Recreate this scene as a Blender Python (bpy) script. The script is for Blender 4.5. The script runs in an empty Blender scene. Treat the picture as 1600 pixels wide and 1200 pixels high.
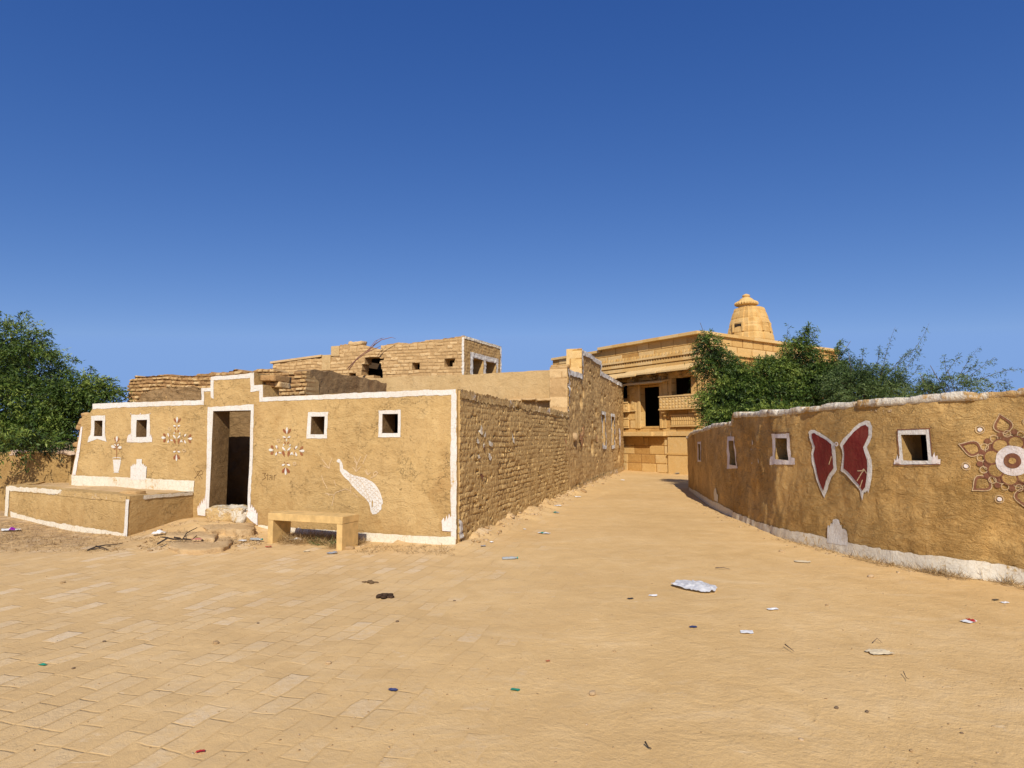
import bpy, bmesh, math, random
import numpy as np
from mathutils import Vector, Matrix
from mathutils.geometry import delaunay_2d_cdt

random.seed(7)
rng = np.random.default_rng(7)
scene = bpy.context.scene
COL = scene.collection
R = math.radians

# ------------------------------------------------------------------ survey: camera station, so that tape measures can be read as sight lines
EYE = 1.6
F = 1000.0
PITCH = math.atan(83 / 1000.0)
CP, SP = math.cos(PITCH), math.sin(PITCH)

def ray(px, py):
    a, b = px - 800.0, 600.0 - py
    return (a, F * CP - b * SP, F * SP + b * CP)

def gnd(px, py, z=0.0):
    r = ray(px, py)
    t = (z - EYE) / r[2]
    return (r[0] * t, r[1] * t)

def at(px, py, Y):
    r = ray(px, py)
    t = Y / r[1]
    return (r[0] * t, Y, EYE + r[2] * t)

# ------------------------------------------------------------------ vector noise (numpy)
def _h(ix, iy, iz):
    n = (ix.astype(np.int64) * 374761393 + iy.astype(np.int64) * 668265263 + iz.astype(np.int64) * 1274126177) & 0xFFFFFFFF
    n = ((n ^ (n >> 13)) * 1274126177) & 0xFFFFFFFF
    n = (n ^ (n >> 16)) & 0xFFFFFFFF
    n = (n * 2246822519) & 0xFFFFFFFF
    n = n ^ (n >> 15)
    return (n & 0xFFFFFF) / float(0xFFFFFF)

def vn(x, y, z=0.0):
    x, y = np.asarray(x, float), np.asarray(y, float)
    z = np.zeros_like(x + y) + z
    x = x + 0 * z; y = y + 0 * z
    ix, iy, iz = np.floor(x), np.floor(y), np.floor(z)
    fx, fy, fz = x - ix, y - iy, z - iz
    fx = fx * fx * (3 - 2 * fx); fy = fy * fy * (3 - 2 * fy); fz = fz * fz * (3 - 2 * fz)
    def L(a, b, t): return a + (b - a) * t
    c = [[[_h(ix + i, iy + j, iz + k) for k in (0, 1)] for j in (0, 1)] for i in (0, 1)]
    v = L(L(L(c[0][0][0], c[1][0][0], fx), L(c[0][1][0], c[1][1][0], fx), fy),
          L(L(c[0][0][1], c[1][0][1], fx), L(c[0][1][1], c[1][1][1], fx), fy), fz)
    return v * 2 - 1

def fbm(x, y, z=0.0, oct=3, gain=0.5):
    t, a, f = 0, 1.0, 1.0
    for i in range(oct):
        t = t + a * vn(np.asarray(x) * f + 17.3 * i, np.asarray(y) * f - 9.1 * i, np.asarray(z) * f + 3.7 * i)
        a *= gain; f *= 2.03
    return t

def sstep(a, b, x):
    t = np.clip((x - a) / (b - a), 0, 1)
    return t * t * (3 - 2 * t)

# ------------------------------------------------------------------ object helpers
def tag(o, label=None, cat=None, group=None, kind=None):
    if label: o['label'] = label
    if cat: o['category'] = cat
    if group: o['group'] = group
    if kind: o['kind'] = kind
    return o

def thing(name, label, cat, loc, group=None):
    o = bpy.data.objects.new(name, None)
    o.empty_display_size = 0.2
    COL.objects.link(o)
    o.location = loc
    return tag(o, label, cat, group)

def mesh_obj(name, verts, faces, mat, parent=None, uv=None, tone=None, smooth=True, origin=None):
    verts = np.asarray(verts, float)
    base = np.zeros(3)
    if parent is not None:
        p = parent; 
        while p is not None:
            base = base + np.array(p.location); p = p.parent
    elif origin is not None:
        base = np.array(origin, float)
    me = bpy.data.meshes.new(name)
    me.from_pydata((verts - base).tolist(), [], faces if isinstance(faces, list) else faces.tolist())
    if uv is not None:
        lay = me.uv_layers.new(name='UVMap')
        vi = np.empty(len(me.loops), np.int32); me.loops.foreach_get('vertex_index', vi)
        lay.data.foreach_set('uv', np.asarray(uv, np.float32)[vi].ravel())
    if tone is not None:
        at_ = me.attributes.new('tone', 'FLOAT', 'POINT')
        at_.data.foreach_set('value', np.asarray(tone, np.float32))
    if smooth:
        me.polygons.foreach_set('use_smooth', [True] * len(me.polygons))
    me.validate(); me.update()
    o = bpy.data.objects.new(name, me)
    COL.objects.link(o)
    if mat is not None: me.materials.append(mat)
    if parent is not None: o.parent = parent
    elif origin is not None: o.location = origin
    return o

class MB:
    """collects simple solids that belong to ONE mesh"""
    def __init__(self): self.v, self.f, self.t = [], [], []
    def add(self, vs, fs, tone=0.5):
        n = len(self.v)
        self.v += [tuple(p) for p in vs]; self.f += [tuple(i + n for i in f) for f in fs]; self.t += [tone] * len(vs)
    def box(self, o, ax, ay, az, tone=0.5):
        o, ax, ay, az = [np.array(q, float) for q in (o, ax, ay, az)]
        vs = [o, o + ax, o + ax + ay, o + ay, o + az, o + ax + az, o + ax + ay + az, o + ay + az]
        self.add(vs, [(0, 3, 2, 1), (4, 5, 6, 7), (0, 1, 5, 4), (1, 2, 6, 5), (2, 3, 7, 6), (3, 0, 4, 7)], tone)
    def tube(self, pts, radii, n=6, tone=0.5):
        pts = [np.array(p, float) for p in pts]
        rings = []
        vs = []
        for i, p in enumerate(pts):
            d = pts[min(i + 1, len(pts) - 1)] - pts[max(i - 1, 0)]
            d = d / (np.linalg.norm(d) + 1e-9)
            a = np.cross(d, (0.3, 0.2, 1.0)); 
            if np.linalg.norm(a) < 1e-3: a = np.cross(d, (1, 0, 0))
            a /= np.linalg.norm(a); b = np.cross(d, a)
            r = radii[i] if hasattr(radii, '__len__') else radii
            for k in range(n):
                w = 2 * math.pi * k / n
                vs.append(p + r * (math.cos(w) * a + math.sin(w) * b))
        fs = []
        for i in range(len(pts) - 1):
            for k in range(n):
                fs.append((i * n + k, i * n + (k + 1) % n, (i + 1) * n + (k + 1) % n, (i + 1) * n + k))
        fs.append(tuple(range(n - 1, -1, -1))); fs.append(tuple((len(pts) - 1) * n + k for k in range(n)))
        self.add(vs, fs, tone)
    def build(self, name, mat, parent=None, smooth=False, bevel=0, origin=None):
        o = mesh_obj(name, self.v, self.f, mat, parent, tone=self.t, smooth=smooth, origin=origin)
        if bevel:
            m = o.modifiers.new('Bevel', 'BEVEL'); m.width = bevel; m.segments = 2; m.limit_method = 'ANGLE'
        return o

# ------------------------------------------------------------------ materials
class NT:
    def __init__(self, name):
        self.m = bpy.data.materials.new(name); self.m.use_nodes = True
        self.t = self.m.node_tree; self.n = self.t.nodes
        self.b = self.n['Principled BSDF']
        self.b.inputs['Roughness'].default_value = 0.95
        self.b.inputs['Specular IOR Level'].default_value = 0.15
    def node(self, typ, **kw):
        nd = self.n.new(typ)
        for k, v in kw.items(): setattr(nd, k, v)
        return nd
    def link(self, a, b): self.t.links.new(a, b)
    def put(self, sock, v):
        if hasattr(v, 'links') or isinstance(v, bpy.types.NodeSocket): self.link(v, sock)
        else: sock.default_value = v
    def pos(self): return self.node('ShaderNodeNewGeometry').outputs['Position']
    def uv(self): return self.node('ShaderNodeTexCoord').outputs['UV']
    def attr(self, name): 
        nd = self.node('ShaderNodeAttribute'); nd.attribute_name = name; return nd.outputs['Fac']
    def map(self, vec, scale=(1, 1, 1), rot=(0, 0, 0), loc=(0, 0, 0)):
        nd = self.node('ShaderNodeMapping'); self.link(vec, nd.inputs['Vector'])
        nd.inputs['Scale'].default_value = scale; nd.inputs['Rotation'].default_value = rot; nd.inputs['Location'].default_value = loc
        return nd.outputs['Vector']
    def noise(self, vec, scale, detail=4, rough=0.55, dist=0.0, color=False):
        nd = self.node('ShaderNodeTexNoise'); self.link(vec, nd.inputs['Vector'])
        nd.inputs['Scale'].default_value = scale; nd.inputs['Detail'].default_value = detail
        nd.inputs['Roughness'].default_value = rough; nd.inputs['Distortion'].default_value = dist
        return nd.outputs['Color' if color else 'Fac']
    def voro(self, vec, scale, feature='DISTANCE_TO_EDGE', out='Distance', rnd=1.0):
        nd = self.node('ShaderNodeTexVoronoi'); nd.feature = feature; self.link(vec, nd.inputs['Vector'])
        nd.inputs['Scale'].default_value = scale; nd.inputs['Randomness'].default_value = rnd
        return nd.outputs[out]
    def math(self, op, a, b=0.0, clamp=False):
        nd = self.node('ShaderNodeMath'); nd.operation = op; nd.use_clamp = clamp
        self.put(nd.inputs[0], a); self.put(nd.inputs[1], b); return nd.outputs[0]
    def rng(self, v, a, b, c=0.0, d=1.0):
        nd = self.node('ShaderNodeMapRange'); self.put(nd.inputs[0], v)
        for i, q in enumerate((a, b, c, d)): nd.inputs[i + 1].default_value = q
        return nd.outputs[0]
    def ramp(self, fac, stops):
        nd = self.node('ShaderNodeValToRGB'); self.put(nd.inputs[0], fac)
        e = nd.color_ramp.elements
        while len(e) < len(stops): e.new(0.5)
        for q, (p, c) in zip(e, stops):
            q.position = p; q.color = (c[0], c[1], c[2], 1)
        return nd.outputs[0]
    def mix(self, fac, a, b, mode='MIX'):
        nd = self.node('ShaderNodeMix'); nd.data_type = 'RGBA'; nd.blend_type = mode
        self.put(nd.inputs[0], fac)
        for s, v in ((nd.inputs[6], a), (nd.inputs[7], b)):
            if isinstance(v, tuple): s.default_value = (v[0], v[1], v[2], 1)
            else: self.link(v, s)
        return nd.outputs[2]
    def addvec(self, a, b, sc):
        nd = self.node('ShaderNodeVectorMath'); nd.operation = 'MULTIPLY_ADD'
        self.link(b, nd.inputs[0]); nd.inputs[1].default_value = (sc, sc, sc); self.link(a, nd.inputs[2])
        return nd.outputs[0]
    def bump(self, h, strength=1.0, dist=0.01, normal=None):
        nd = self.node('ShaderNodeBump'); self.link(h, nd.inputs['Height'])
        nd.inputs['Strength'].default_value = strength; nd.inputs['Distance'].default_value = dist
        if normal is not None: self.link(normal, nd.inputs['Normal'])
        return nd.outputs[0]
    def done(self, col=None, normal=None, rough=None):
        if col is not None: self.put(self.b.inputs['Base Color'], col if not isinstance(col, tuple) else (col[0], col[1], col[2], 1))
        if normal is not None: self.link(normal, self.b.inputs['Normal'])
        if rough is not None: self.put(self.b.inputs['Roughness'], rough)
        return self.m

def mud(name, light, mid, dark, streak=0.5, crack=0.3, fine=1.0, streak_rot=0.6, bd=0.036, stain=0.5):
    k = NT(name); P = k.pos(); U = k.uv()
    big = k.noise(P, 0.9, 5, 0.6); med = k.noise(P, 5.5, 5, 0.65, 0.6); sm = k.noise(P, 38, 4, 0.7); gr = k.noise(P, 160, 3, 0.7)
    sv = k.map(U, (1.0, 4.2, 1), (0, 0, streak_rot))
    wob = k.noise(P, 1.6, 3, 0.5, 0, True)
    sv = k.addvec(sv, wob, 1.8)
    st = k.noise(sv, 3.4, 9, 0.68, 0.8)
    st2 = k.noise(k.map(sv, (1, 1, 1), (0, 0, 0.5)), 17, 4, 0.6)
    v = k.math('ADD', k.math('MULTIPLY', big, 0.5), k.math('ADD', k.math('MULTIPLY', med, 0.3), k.math('MULTIPLY', st, 0.2)))
    col = k.ramp(k.rng(v, 0.36, 0.64), [(0.0, dark), (0.45, mid), (1.0, light)])
    col = k.mix(k.rng(sm, 0.35, 0.7, 0.0, 0.30), col, dark)
    col = k.mix(k.rng(gr, 0.55, 0.75, 0.0, 0.4), col, light)
    # reddish stain patches
    s2 = k.noise(k.map(P, (1, 1, 0.6), (0, 0, 0), (5, 2, 1)), 1.1, 5, 0.65)
    col = k.mix(k.rng(s2, 0.56, 0.76, 0.0, stain), col, (dark[0] * 0.9, dark[1] * 0.72, dark[2] * 0.6))
    run = k.noise(k.map(U, (7.0, 0.55, 1)), 1.0, 5, 0.65, 0.3)
    col = k.mix(k.rng(run, 0.55, 0.75, 0.0, 0.30), col, (dark[0] * .9, dark[1] * .88, dark[2] * .85))
    run2 = k.noise(k.map(U, (5.0, 0.5, 1), (0, 0, 0), (3, 7, 0)), 1.3, 4, 0.6)
    col = k.mix(k.rng(run2, 0.58, 0.75, 0.0, 0.28), col, (min(1, light[0] * 1.12), light[1] * 1.14, light[2] * 1.2))
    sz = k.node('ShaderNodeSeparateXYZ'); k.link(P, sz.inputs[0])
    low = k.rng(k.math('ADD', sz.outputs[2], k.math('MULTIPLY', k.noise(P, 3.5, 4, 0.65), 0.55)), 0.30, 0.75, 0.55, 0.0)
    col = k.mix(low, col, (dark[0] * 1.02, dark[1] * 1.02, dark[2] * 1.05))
    pv = k.voro(k.addvec(P, k.noise(P, 2, 4, 0.6, 0, True), .5), 0.85, 'F1', 'Color')
    sp_ = k.node('ShaderNodeSeparateColor'); k.link(pv, sp_.inputs[0])
    col = k.mix(k.rng(sp_.outputs[0], 0.55, 1.0, 0.0, 0.30), col, (light[0], light[1] * 1.02, light[2] * 1.08))
    col = k.mix(k.rng(sp_.outputs[1], 0.6, 1.0, 0.0, 0.26), col, dark)
    # cracks
    cp = k.addvec(P, k.noise(P, 5, 5, 0.7, 0, True), 0.42)
    cd = k.voro(k.map(cp, (1, 1, 1.9)), 4.6)
    cm = k.math('MULTIPLY', k.rng(cd, 0.0, 0.016, 1.0, 0.0), k.rng(k.noise(P, 1.7, 5, 0.7), 0.50, 0.64))
    col = k.mix(k.math('MULTIPLY', cm, crack), col, (dark[0] * .45, dark[1] * .4, dark[2] * .35))
    pit = k.rng(k.noise(P, 30, 5, 0.75, 0.3), 0.62, 0.70)
    pit = k.math('MULTIPLY', pit, k.rng(k.noise(P, 2.6, 3, 0.6), 0.4, 0.62))
    col = k.mix(k.math('MULTIPLY', pit, 0.55), col, (dark[0] * .55, dark[1] * .5, dark[2] * .45))
    msk = k.rng(k.noise(P, 1.4, 3, 0.6), 0.38, 0.62, 0.25, 1.0)
    h = k.math('MULTIPLY', k.math('ADD', k.math('MULTIPLY', st, streak * 1.5), k.math('MULTIPLY', st2, streak * 0.45)), msk)
    h = k.math('ADD', h, k.math('MULTIPLY', med, 0.7))
    h = k.math('ADD', h, k.math('MULTIPLY', sm, 0.30 * fine))
    h = k.math('ADD', h, k.math('MULTIPLY', gr, 0.12 * fine))
    h = k.math('SUBTRACT', h, k.math('MULTIPLY', cm, crack * 0.8))
    h = k.math('SUBTRACT', h, k.math('MULTIPLY', pit, 0.35))
    nrm = k.bump(h, 1.0, bd)
    return k.done(col, nrm)

def brickmat(name, stops, joint, fine=1.0, jd=0.55, dist=0.02):
    """tone attribute: 0..1 random per stone, lowered towards 0 in the joints (negative = joint)"""
    k = NT(name); P = k.pos(); T = k.attr('tone')
    med = k.noise(P, 7, 5, 0.65, 0.4); sm = k.noise(P, 42, 4, 0.7); big = k.noise(P, 0.8, 4, 0.6)
    v = k.math('ADD', T, k.math('MULTIPLY', k.math('SUBTRACT', med, 0.5), 0.7))
    v = k.math('ADD', v, k.math('MULTIPLY', k.math('SUBTRACT', big, 0.5), 0.5))
    col = k.ramp(v, stops)
    col = k.mix(k.rng(T, -0.5, 0.0, jd, 0.0), col, joint)
    col = k.mix(k.rng(sm, 0.4, 0.75, 0.0, 0.4), col, joint)
    h = k.math('ADD', k.math('MULTIPLY', med, 1.0), k.math('MULTIPLY', sm, 0.6 * fine))
    h = k.math('ADD', h, k.math('MULTIPLY', k.noise(P, 150, 2, 0.6), 0.15))
    return k.done(col, k.bump(h, 1.0, dist))

def paint(name, c, under, wear=0.5, edge=0.0, bumpd=0.018):
    """old limewash / colour wash that has worn through to the mud below"""
    k = NT(name); P = k.pos(); U = k.uv()
    a = k.noise(P, 7, 6, 0.72, 0.4); b = k.noise(P, 34, 4, 0.7); d = k.noise(P, 1.7, 3, 0.5)
    col = k.mix(k.rng(b, 0.35, 0.7, 0.0, 0.45), c, tuple(x * 0.78 for x in c))
    col = k.mix(k.rng(d, 0.4, 0.7, 0, 0.35), col, tuple(c[i] * 0.6 + under[i] * 0.4 for i in range(3)))
    stn = k.noise(k.map(U, (26, 5, 1), (0, 0, .5)), 1.0, 5, 0.7, 0.4)
    col = k.mix(k.rng(stn, 0.45, 0.72, 0, 0.5), col, tuple(c[i] * 0.55 + under[i] * 0.45 for i in range(3)))
    w = k.math('ADD', k.math('MULTIPLY', a, 0.55), k.math('ADD', k.math('MULTIPLY', b, 0.22), k.math('MULTIPLY', stn, 0.23)))
    w = k.math('ADD', w, k.math('MULTIPLY', k.math('SUBTRACT', d, 0.5), 0.35))
    col = k.mix(k.rng(w, 0.76 - 0.32 * wear, 0.83 - 0.32 * wear), col, under)
    cp = k.addvec(P, k.noise(P, 9, 3, 0.6, 0, True), 0.1)
    ck = k.rng(k.voro(cp, 9), 0.0, 0.035, 1.0, 0.0)
    col = k.mix(k.math('MULTIPLY', ck, 0.3), col, tuple(x * 0.5 for x in under))
    h = k.math('ADD', k.math('MULTIPLY', a, 0.9), k.math('MULTIPLY', b, 0.4))
    return k.done(col, k.bump(h, 1.0, bumpd))

def flat(name, c, rough=0.6, var=0.2, scale=30, spec=0.3, bump=0.0):
    k = NT(name); P = k.pos()
    n = k.noise(P, scale, 4, 0.6)
    col = k.mix(k.rng(n, 0.3, 0.7), tuple(x * (1 - var) for x in c), tuple(min(1, x * (1 + var)) for x in c))
    k.b.inputs['Specular IOR Level'].default_value = spec
    return k.done(col, k.bump(n, 1.0, bump) if bump else None, rough)

MUDC = ((.61, .420, .185), (.515, .340, .138), (.37, .222, .082))
M = {}
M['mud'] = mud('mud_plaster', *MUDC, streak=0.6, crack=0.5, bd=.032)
M['mud_jamb_shaded'] = mud('mud_jamb_shaded', (.34, .215, .10), (.27, .165, .072), (.19, .11, .043), streak=0.8, crack=0.2)  # darker copy of the mud, with the shade of reveals in its colour
M['mud_right'] = mud('mud_swept', (.80, .535, .215), (.67, .41, .145), (.40, .225, .068), streak=1.35, crack=0.25, streak_rot=-0.62, stain=0.55, bd=.06)
M['mud_low'] = mud('mud_low', (.50, .33, .13), (.41, .26, .095), (.29, .17, .06), streak=0.5, crack=0.3)
M['mud_pale'] = mud('mud_pale', (.62, .44, .22), (.55, .375, .175), (.45, .29, .125), streak=0.3, crack=0.3, stain=0.25)
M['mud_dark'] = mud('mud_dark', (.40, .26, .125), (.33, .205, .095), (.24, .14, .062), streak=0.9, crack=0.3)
M['adobe'] = brickmat('adobe_brick', [(0.0, (.47, .30, .118)), (0.4, (.54, .355, .142)), (0.75, (.60, .40, .165)), (1.0, (.67, .465, .20))], (.33, .20, .082), jd=0.5)
M['adobe2'] = brickmat('rough_render', [(0.0, (.48, .305, .125)), (0.5, (.52, .34, .14)), (1.0, (.57, .38, .16))], (.36, .215, .092), jd=0.35)
M['rubble'] = brickmat('rubble_stone', [(0.0, (.38, .215, .09)), (0.35, (.50, .31, .13)), (0.7, (.59, .385, .17)), (1.0, (.68, .475, .24))], (.24, .135, .055), jd=0.8)
M['coursed'] = brickmat('coursed_stone', [(0.0, (.46, .29, .13)), (0.5, (.57, .375, .175)), (1.0, (.68, .475, .24))], (.36, .22, .095), jd=0.65)
M['ashlar'] = brickmat('golden_ashlar', [(0.0, (.46, .245, .070)), (0.3, (.60, .36, .120)), (0.65, (.68, .44, .165)), (1.0, (.72, .51, .24))], (.24, .13, .05), fine=0.7, jd=0.95, dist=0.014)
WH = (.72, .69, .63)
M['white'] = paint('limewash', WH, MUDC[1], wear=0.42)
M['white_worn'] = paint('limewash_worn', (.76, .69, .55), MUDC[1], wear=0.60)
M['white_chips'] = paint('limewash_chips', (.76, .70, .62), (.56, .375, .16), wear=1.2, bumpd=0.05)
M['white_chips2'] = paint('limewash_sill', (.74, .66, .52), (.58, .40, .18), wear=0.95, bumpd=0.05)
M['white_cap'] = paint('limewash_cap', (.76, .69, .56), (.50, .315, .13), wear=0.85, bumpd=0.05)
M['pink_white'] = paint('pink_limewash', (.80, .72, .67), (.52, .34, .16), wear=0.34)
M['maroon'] = paint('maroon_wash', (.165, .020, .018), (.33, .12, .065), wear=0.36)
M['maroon_dull'] = paint('faded_maroon', (.20, .078, .048), (.50, .30, .11), wear=0.46)
M['terracotta'] = paint('terracotta_wash', (.27, .085, .035), MUDC[0], wear=0.25)
M['cream_line'] = paint('cream_line', (.60, .43, .25), MUDC[1], wear=0.52)
M['scratch'] = flat('scratched_mud', (.17, .095, .035), 0.95)
M['faint'] = paint('faint_limewash', (.64, .46, .27), MUDC[0], wear=0.45)
M['tan_line'] = flat('tan_line', (.54, .39, .24), 0.95)
M['bench'] = flat('cast_stone', (.58, .385, .155), 0.9, 0.22, 6, 0.2, 0.004)
M['bark'] = flat('bark', (.12, .085, .055), 0.95, 0.4, 25, 0.1, 0.02)
M['twig'] = flat('dead_twig', (.16, .11, .075), 0.95, 0.35, 30)
M['dark_twig'] = flat('dark_twig', (.05, .035, .025), 0.95, 0.35, 30)
M['slab'] = mud('worn_slab', (.68, .49, .27), (.59, .405, .205), (.46, .30, .14), streak=0.3, crack=0.2)
M['stone'] = brickmat('loose_stone', [(0, (.34, .21, .10)), (.5, (.47, .31, .15)), (1, (.6, .44, .27))], (.25, .15, .07))
M['redbrick'] = flat('brick_bits', (.30, .10, .05), 0.95, 0.4, 60, 0.1, 0.01)
M['pinkstone'] = flat('pink_stone', (.50, .37, .26), 0.9, 0.2, 30, 0.1, 0.01)

def ground_mat():
    k = NT('sandy_paving'); P = k.pos()
    ang = math.atan2(.961, .275)
    w = k.noise(P, 1.1, 3, 0.5, 0, True)
    w2 = k.noise(P, 5.0, 3, 0.5, 0, True)
    V = k.addvec(k.addvec(P, w, 0.17), w2, 0.035)
    V = k.map(V, (1, 1, 0), (0, 0, -ang))
    br = k.node('ShaderNodeTexBrick'); k.link(V, br.inputs['Vector'])
    br.offset = 0.41; br.offset_frequency = 2; br.squash = 1.45; br.squash_frequency = 3
    br.inputs['Scale'].default_value = 1.0; br.inputs['Mortar Size'].default_value = 0.013
    br.inputs['Mortar Smooth'].default_value = 1.0; br.inputs['Bias'].default_value = 0.0
    br.inputs['Brick Width'].default_value = 0.255; br.inputs['Row Height'].default_value = 0.165
    br.inputs['Color1'].default_value = (0, 0, 0, 1); br.inputs['Color2'].default_value = (1, 1, 1, 1); br.inputs['Mortar'].default_value = (.5, .5, .5, 1)
    tone = br.outputs['Color']; mort = br.outputs['Fac']
    sx = k.node('ShaderNodeSeparateXYZ'); k.link(P, sx.inputs[0])
    big = k.noise(P, 0.55, 5, 0.6); med = k.noise(P, 3.2, 5, 0.65, 0.5); sm = k.noise(P, 22, 5, 0.7); gr = k.noise(P, 130, 3, 0.75)
    # blown sand: covers the paving towards the right, thin over the left part of the yard
    xs = k.math('ADD', sx.outputs[0], k.math('MULTIPLY', sx.outputs[1], -0.16))
    side = k.rng(xs, -2.6, 1.0, -0.17, 0.30)
    sand = k.math('ADD', k.math('ADD', k.math('MULTIPLY', med, 0.85), k.math('MULTIPLY', big, 0.45)), side)
    sand = k.math('ADD', sand, k.math('MULTIPLY', k.math('SUBTRACT', sm, 0.5), 0.5))
    bare = k.rng(sand, 0.74, 0.40)          # 1 where the stone shows
    sandc = k.ramp(k.rng(k.math('ADD', k.math('MULTIPLY', big, .5), k.math('MULTIPLY', med, .5)), 0.33, 0.67), [(0, (.56, .35, .135)), (.5, (.655, .425, .178)), (1, (.73, .495, .23))])
    sandc = k.mix(k.rng(gr, 0.45, 0.75, 0, 0.42), sandc, (.78, .56, .30))
    sandc = k.mix(k.rng(k.noise(P, 75, 3, 0.7), 0.52, 0.78, 0, 0.42), sandc, (.42, .255, .10))
    stc = k.ramp(tone, [(0, (.58, .385, .175)), (.55, (.63, .435, .215)), (0.85, (.67, .49, .275)), (1, (.73, .585, .40))])
    stc = k.mix(k.rng(sm, 0.4, 0.75, 0, 0.4), stc, (.58, .39, .19))
    stonec = k.mix(mort, stc, (.52, .33, .14))
    col = k.mix(k.math('MULTIPLY', bare, 0.74), sandc, stonec)
    # pale scuffs where foot traffic has polished the stone
    sc = k.noise(k.map(P, (1.6, 3.4, 1), (0, 0, 0.5)), 2.6, 6, 0.72, 0.8)
    col = k.mix(k.rng(sc, 0.62, 0.72, 0, 0.55), col, (.74, .57, .355))
    dr = k.noise(k.map(P, (1, 1.6, 1), (0, 0, .25)), 0.35, 5, 0.6, 0.6)
    col = k.mix(k.rng(dr, 0.50, 0.70, 0, 0.35), col, (.52, .325, .135))
    dr2 = k.noise(k.map(P, (1, 2.2, 1), (0, 0, -.3), (9, 4, 0)), 0.9, 6, 0.7, 0.8)
    col = k.mix(k.rng(dr2, 0.55, 0.70, 0, 0.40), col, (.74, .54, .295))
    # darker litter dust near the walls at the left
    lf = k.math('MULTIPLY', k.rng(sx.outputs[0], -5.0, -6.6), k.rng(sx.outputs[1], 8.6, 9.6))
    lf = k.math('MULTIPLY', lf, k.rng(k.noise(P, 9, 5, 0.7), 0.35, 0.6))
    col = k.mix(k.math('MULTIPLY', lf, 0.9), col, (.33, .215, .115))
    h = k.math('MULTIPLY', bare, k.math('MULTIPLY', k.math('SUBTRACT', 1.0, mort), 0.20))
    h = k.math('ADD', h, k.math('MULTIPLY', bare, k.math('MULTIPLY', tone, 0.24)))
    h = k.math('ADD', h, k.math('MULTIPLY', med, 0.8))
    h = k.math('ADD', h, k.math('MULTIPLY', k.noise(P, 9, 5, 0.7, 0.4), 0.42))
    h = k.math('ADD', h, k.math('MULTIPLY', sm, 0.40))
    h = k.math('ADD', h, k.math('MULTIPLY', gr, 0.14))
    return k.done(col, k.bump(h, 1.0, 0.021))
M['ground'] = ground_mat()

def leaf_mat(name, a, b, c):
    k = NT(name); T = k.attr('tone')
    col = k.ramp(T, [(0, a), (.5, b), (1, c)])
    k.put(k.b.inputs['Base Color'], col)
    k.b.inputs['Roughness'].default_value = 0.55; k.b.inputs['Specular IOR Level'].default_value = 0.3
    tr = k.node('ShaderNodeBsdfTranslucent'); k.link(col, tr.inputs['Color'])
    mx = k.node('ShaderNodeMixShader'); mx.inputs[0].default_value = 0.16
    k.link(k.b.outputs[0], mx.inputs[1]); k.link(tr.outputs[0], mx.inputs[2])
    k.link(mx.outputs[0], k.n['Material Output'].inputs['Surface'])
    return k.m
M['leaf'] = leaf_mat('acacia_leaf', (.009, .020, .005), (.062, .110, .014), (.30, .36, .065))  # near-black to bright ramp carries shaded gaps and sunlit leaves
M['leaf2'] = leaf_mat('dusty_leaf', (.016, .032, .010), (.072, .115, .028), (.24, .30, .10))
M['straw'] = leaf_mat('straw', (.20, .12, .05), (.38, .25, .11), (.56, .40, .2))
M['weed'] = leaf_mat('weed', (.05, .08, .02), (.10, .14, .04), (.2, .22, .08))

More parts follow.
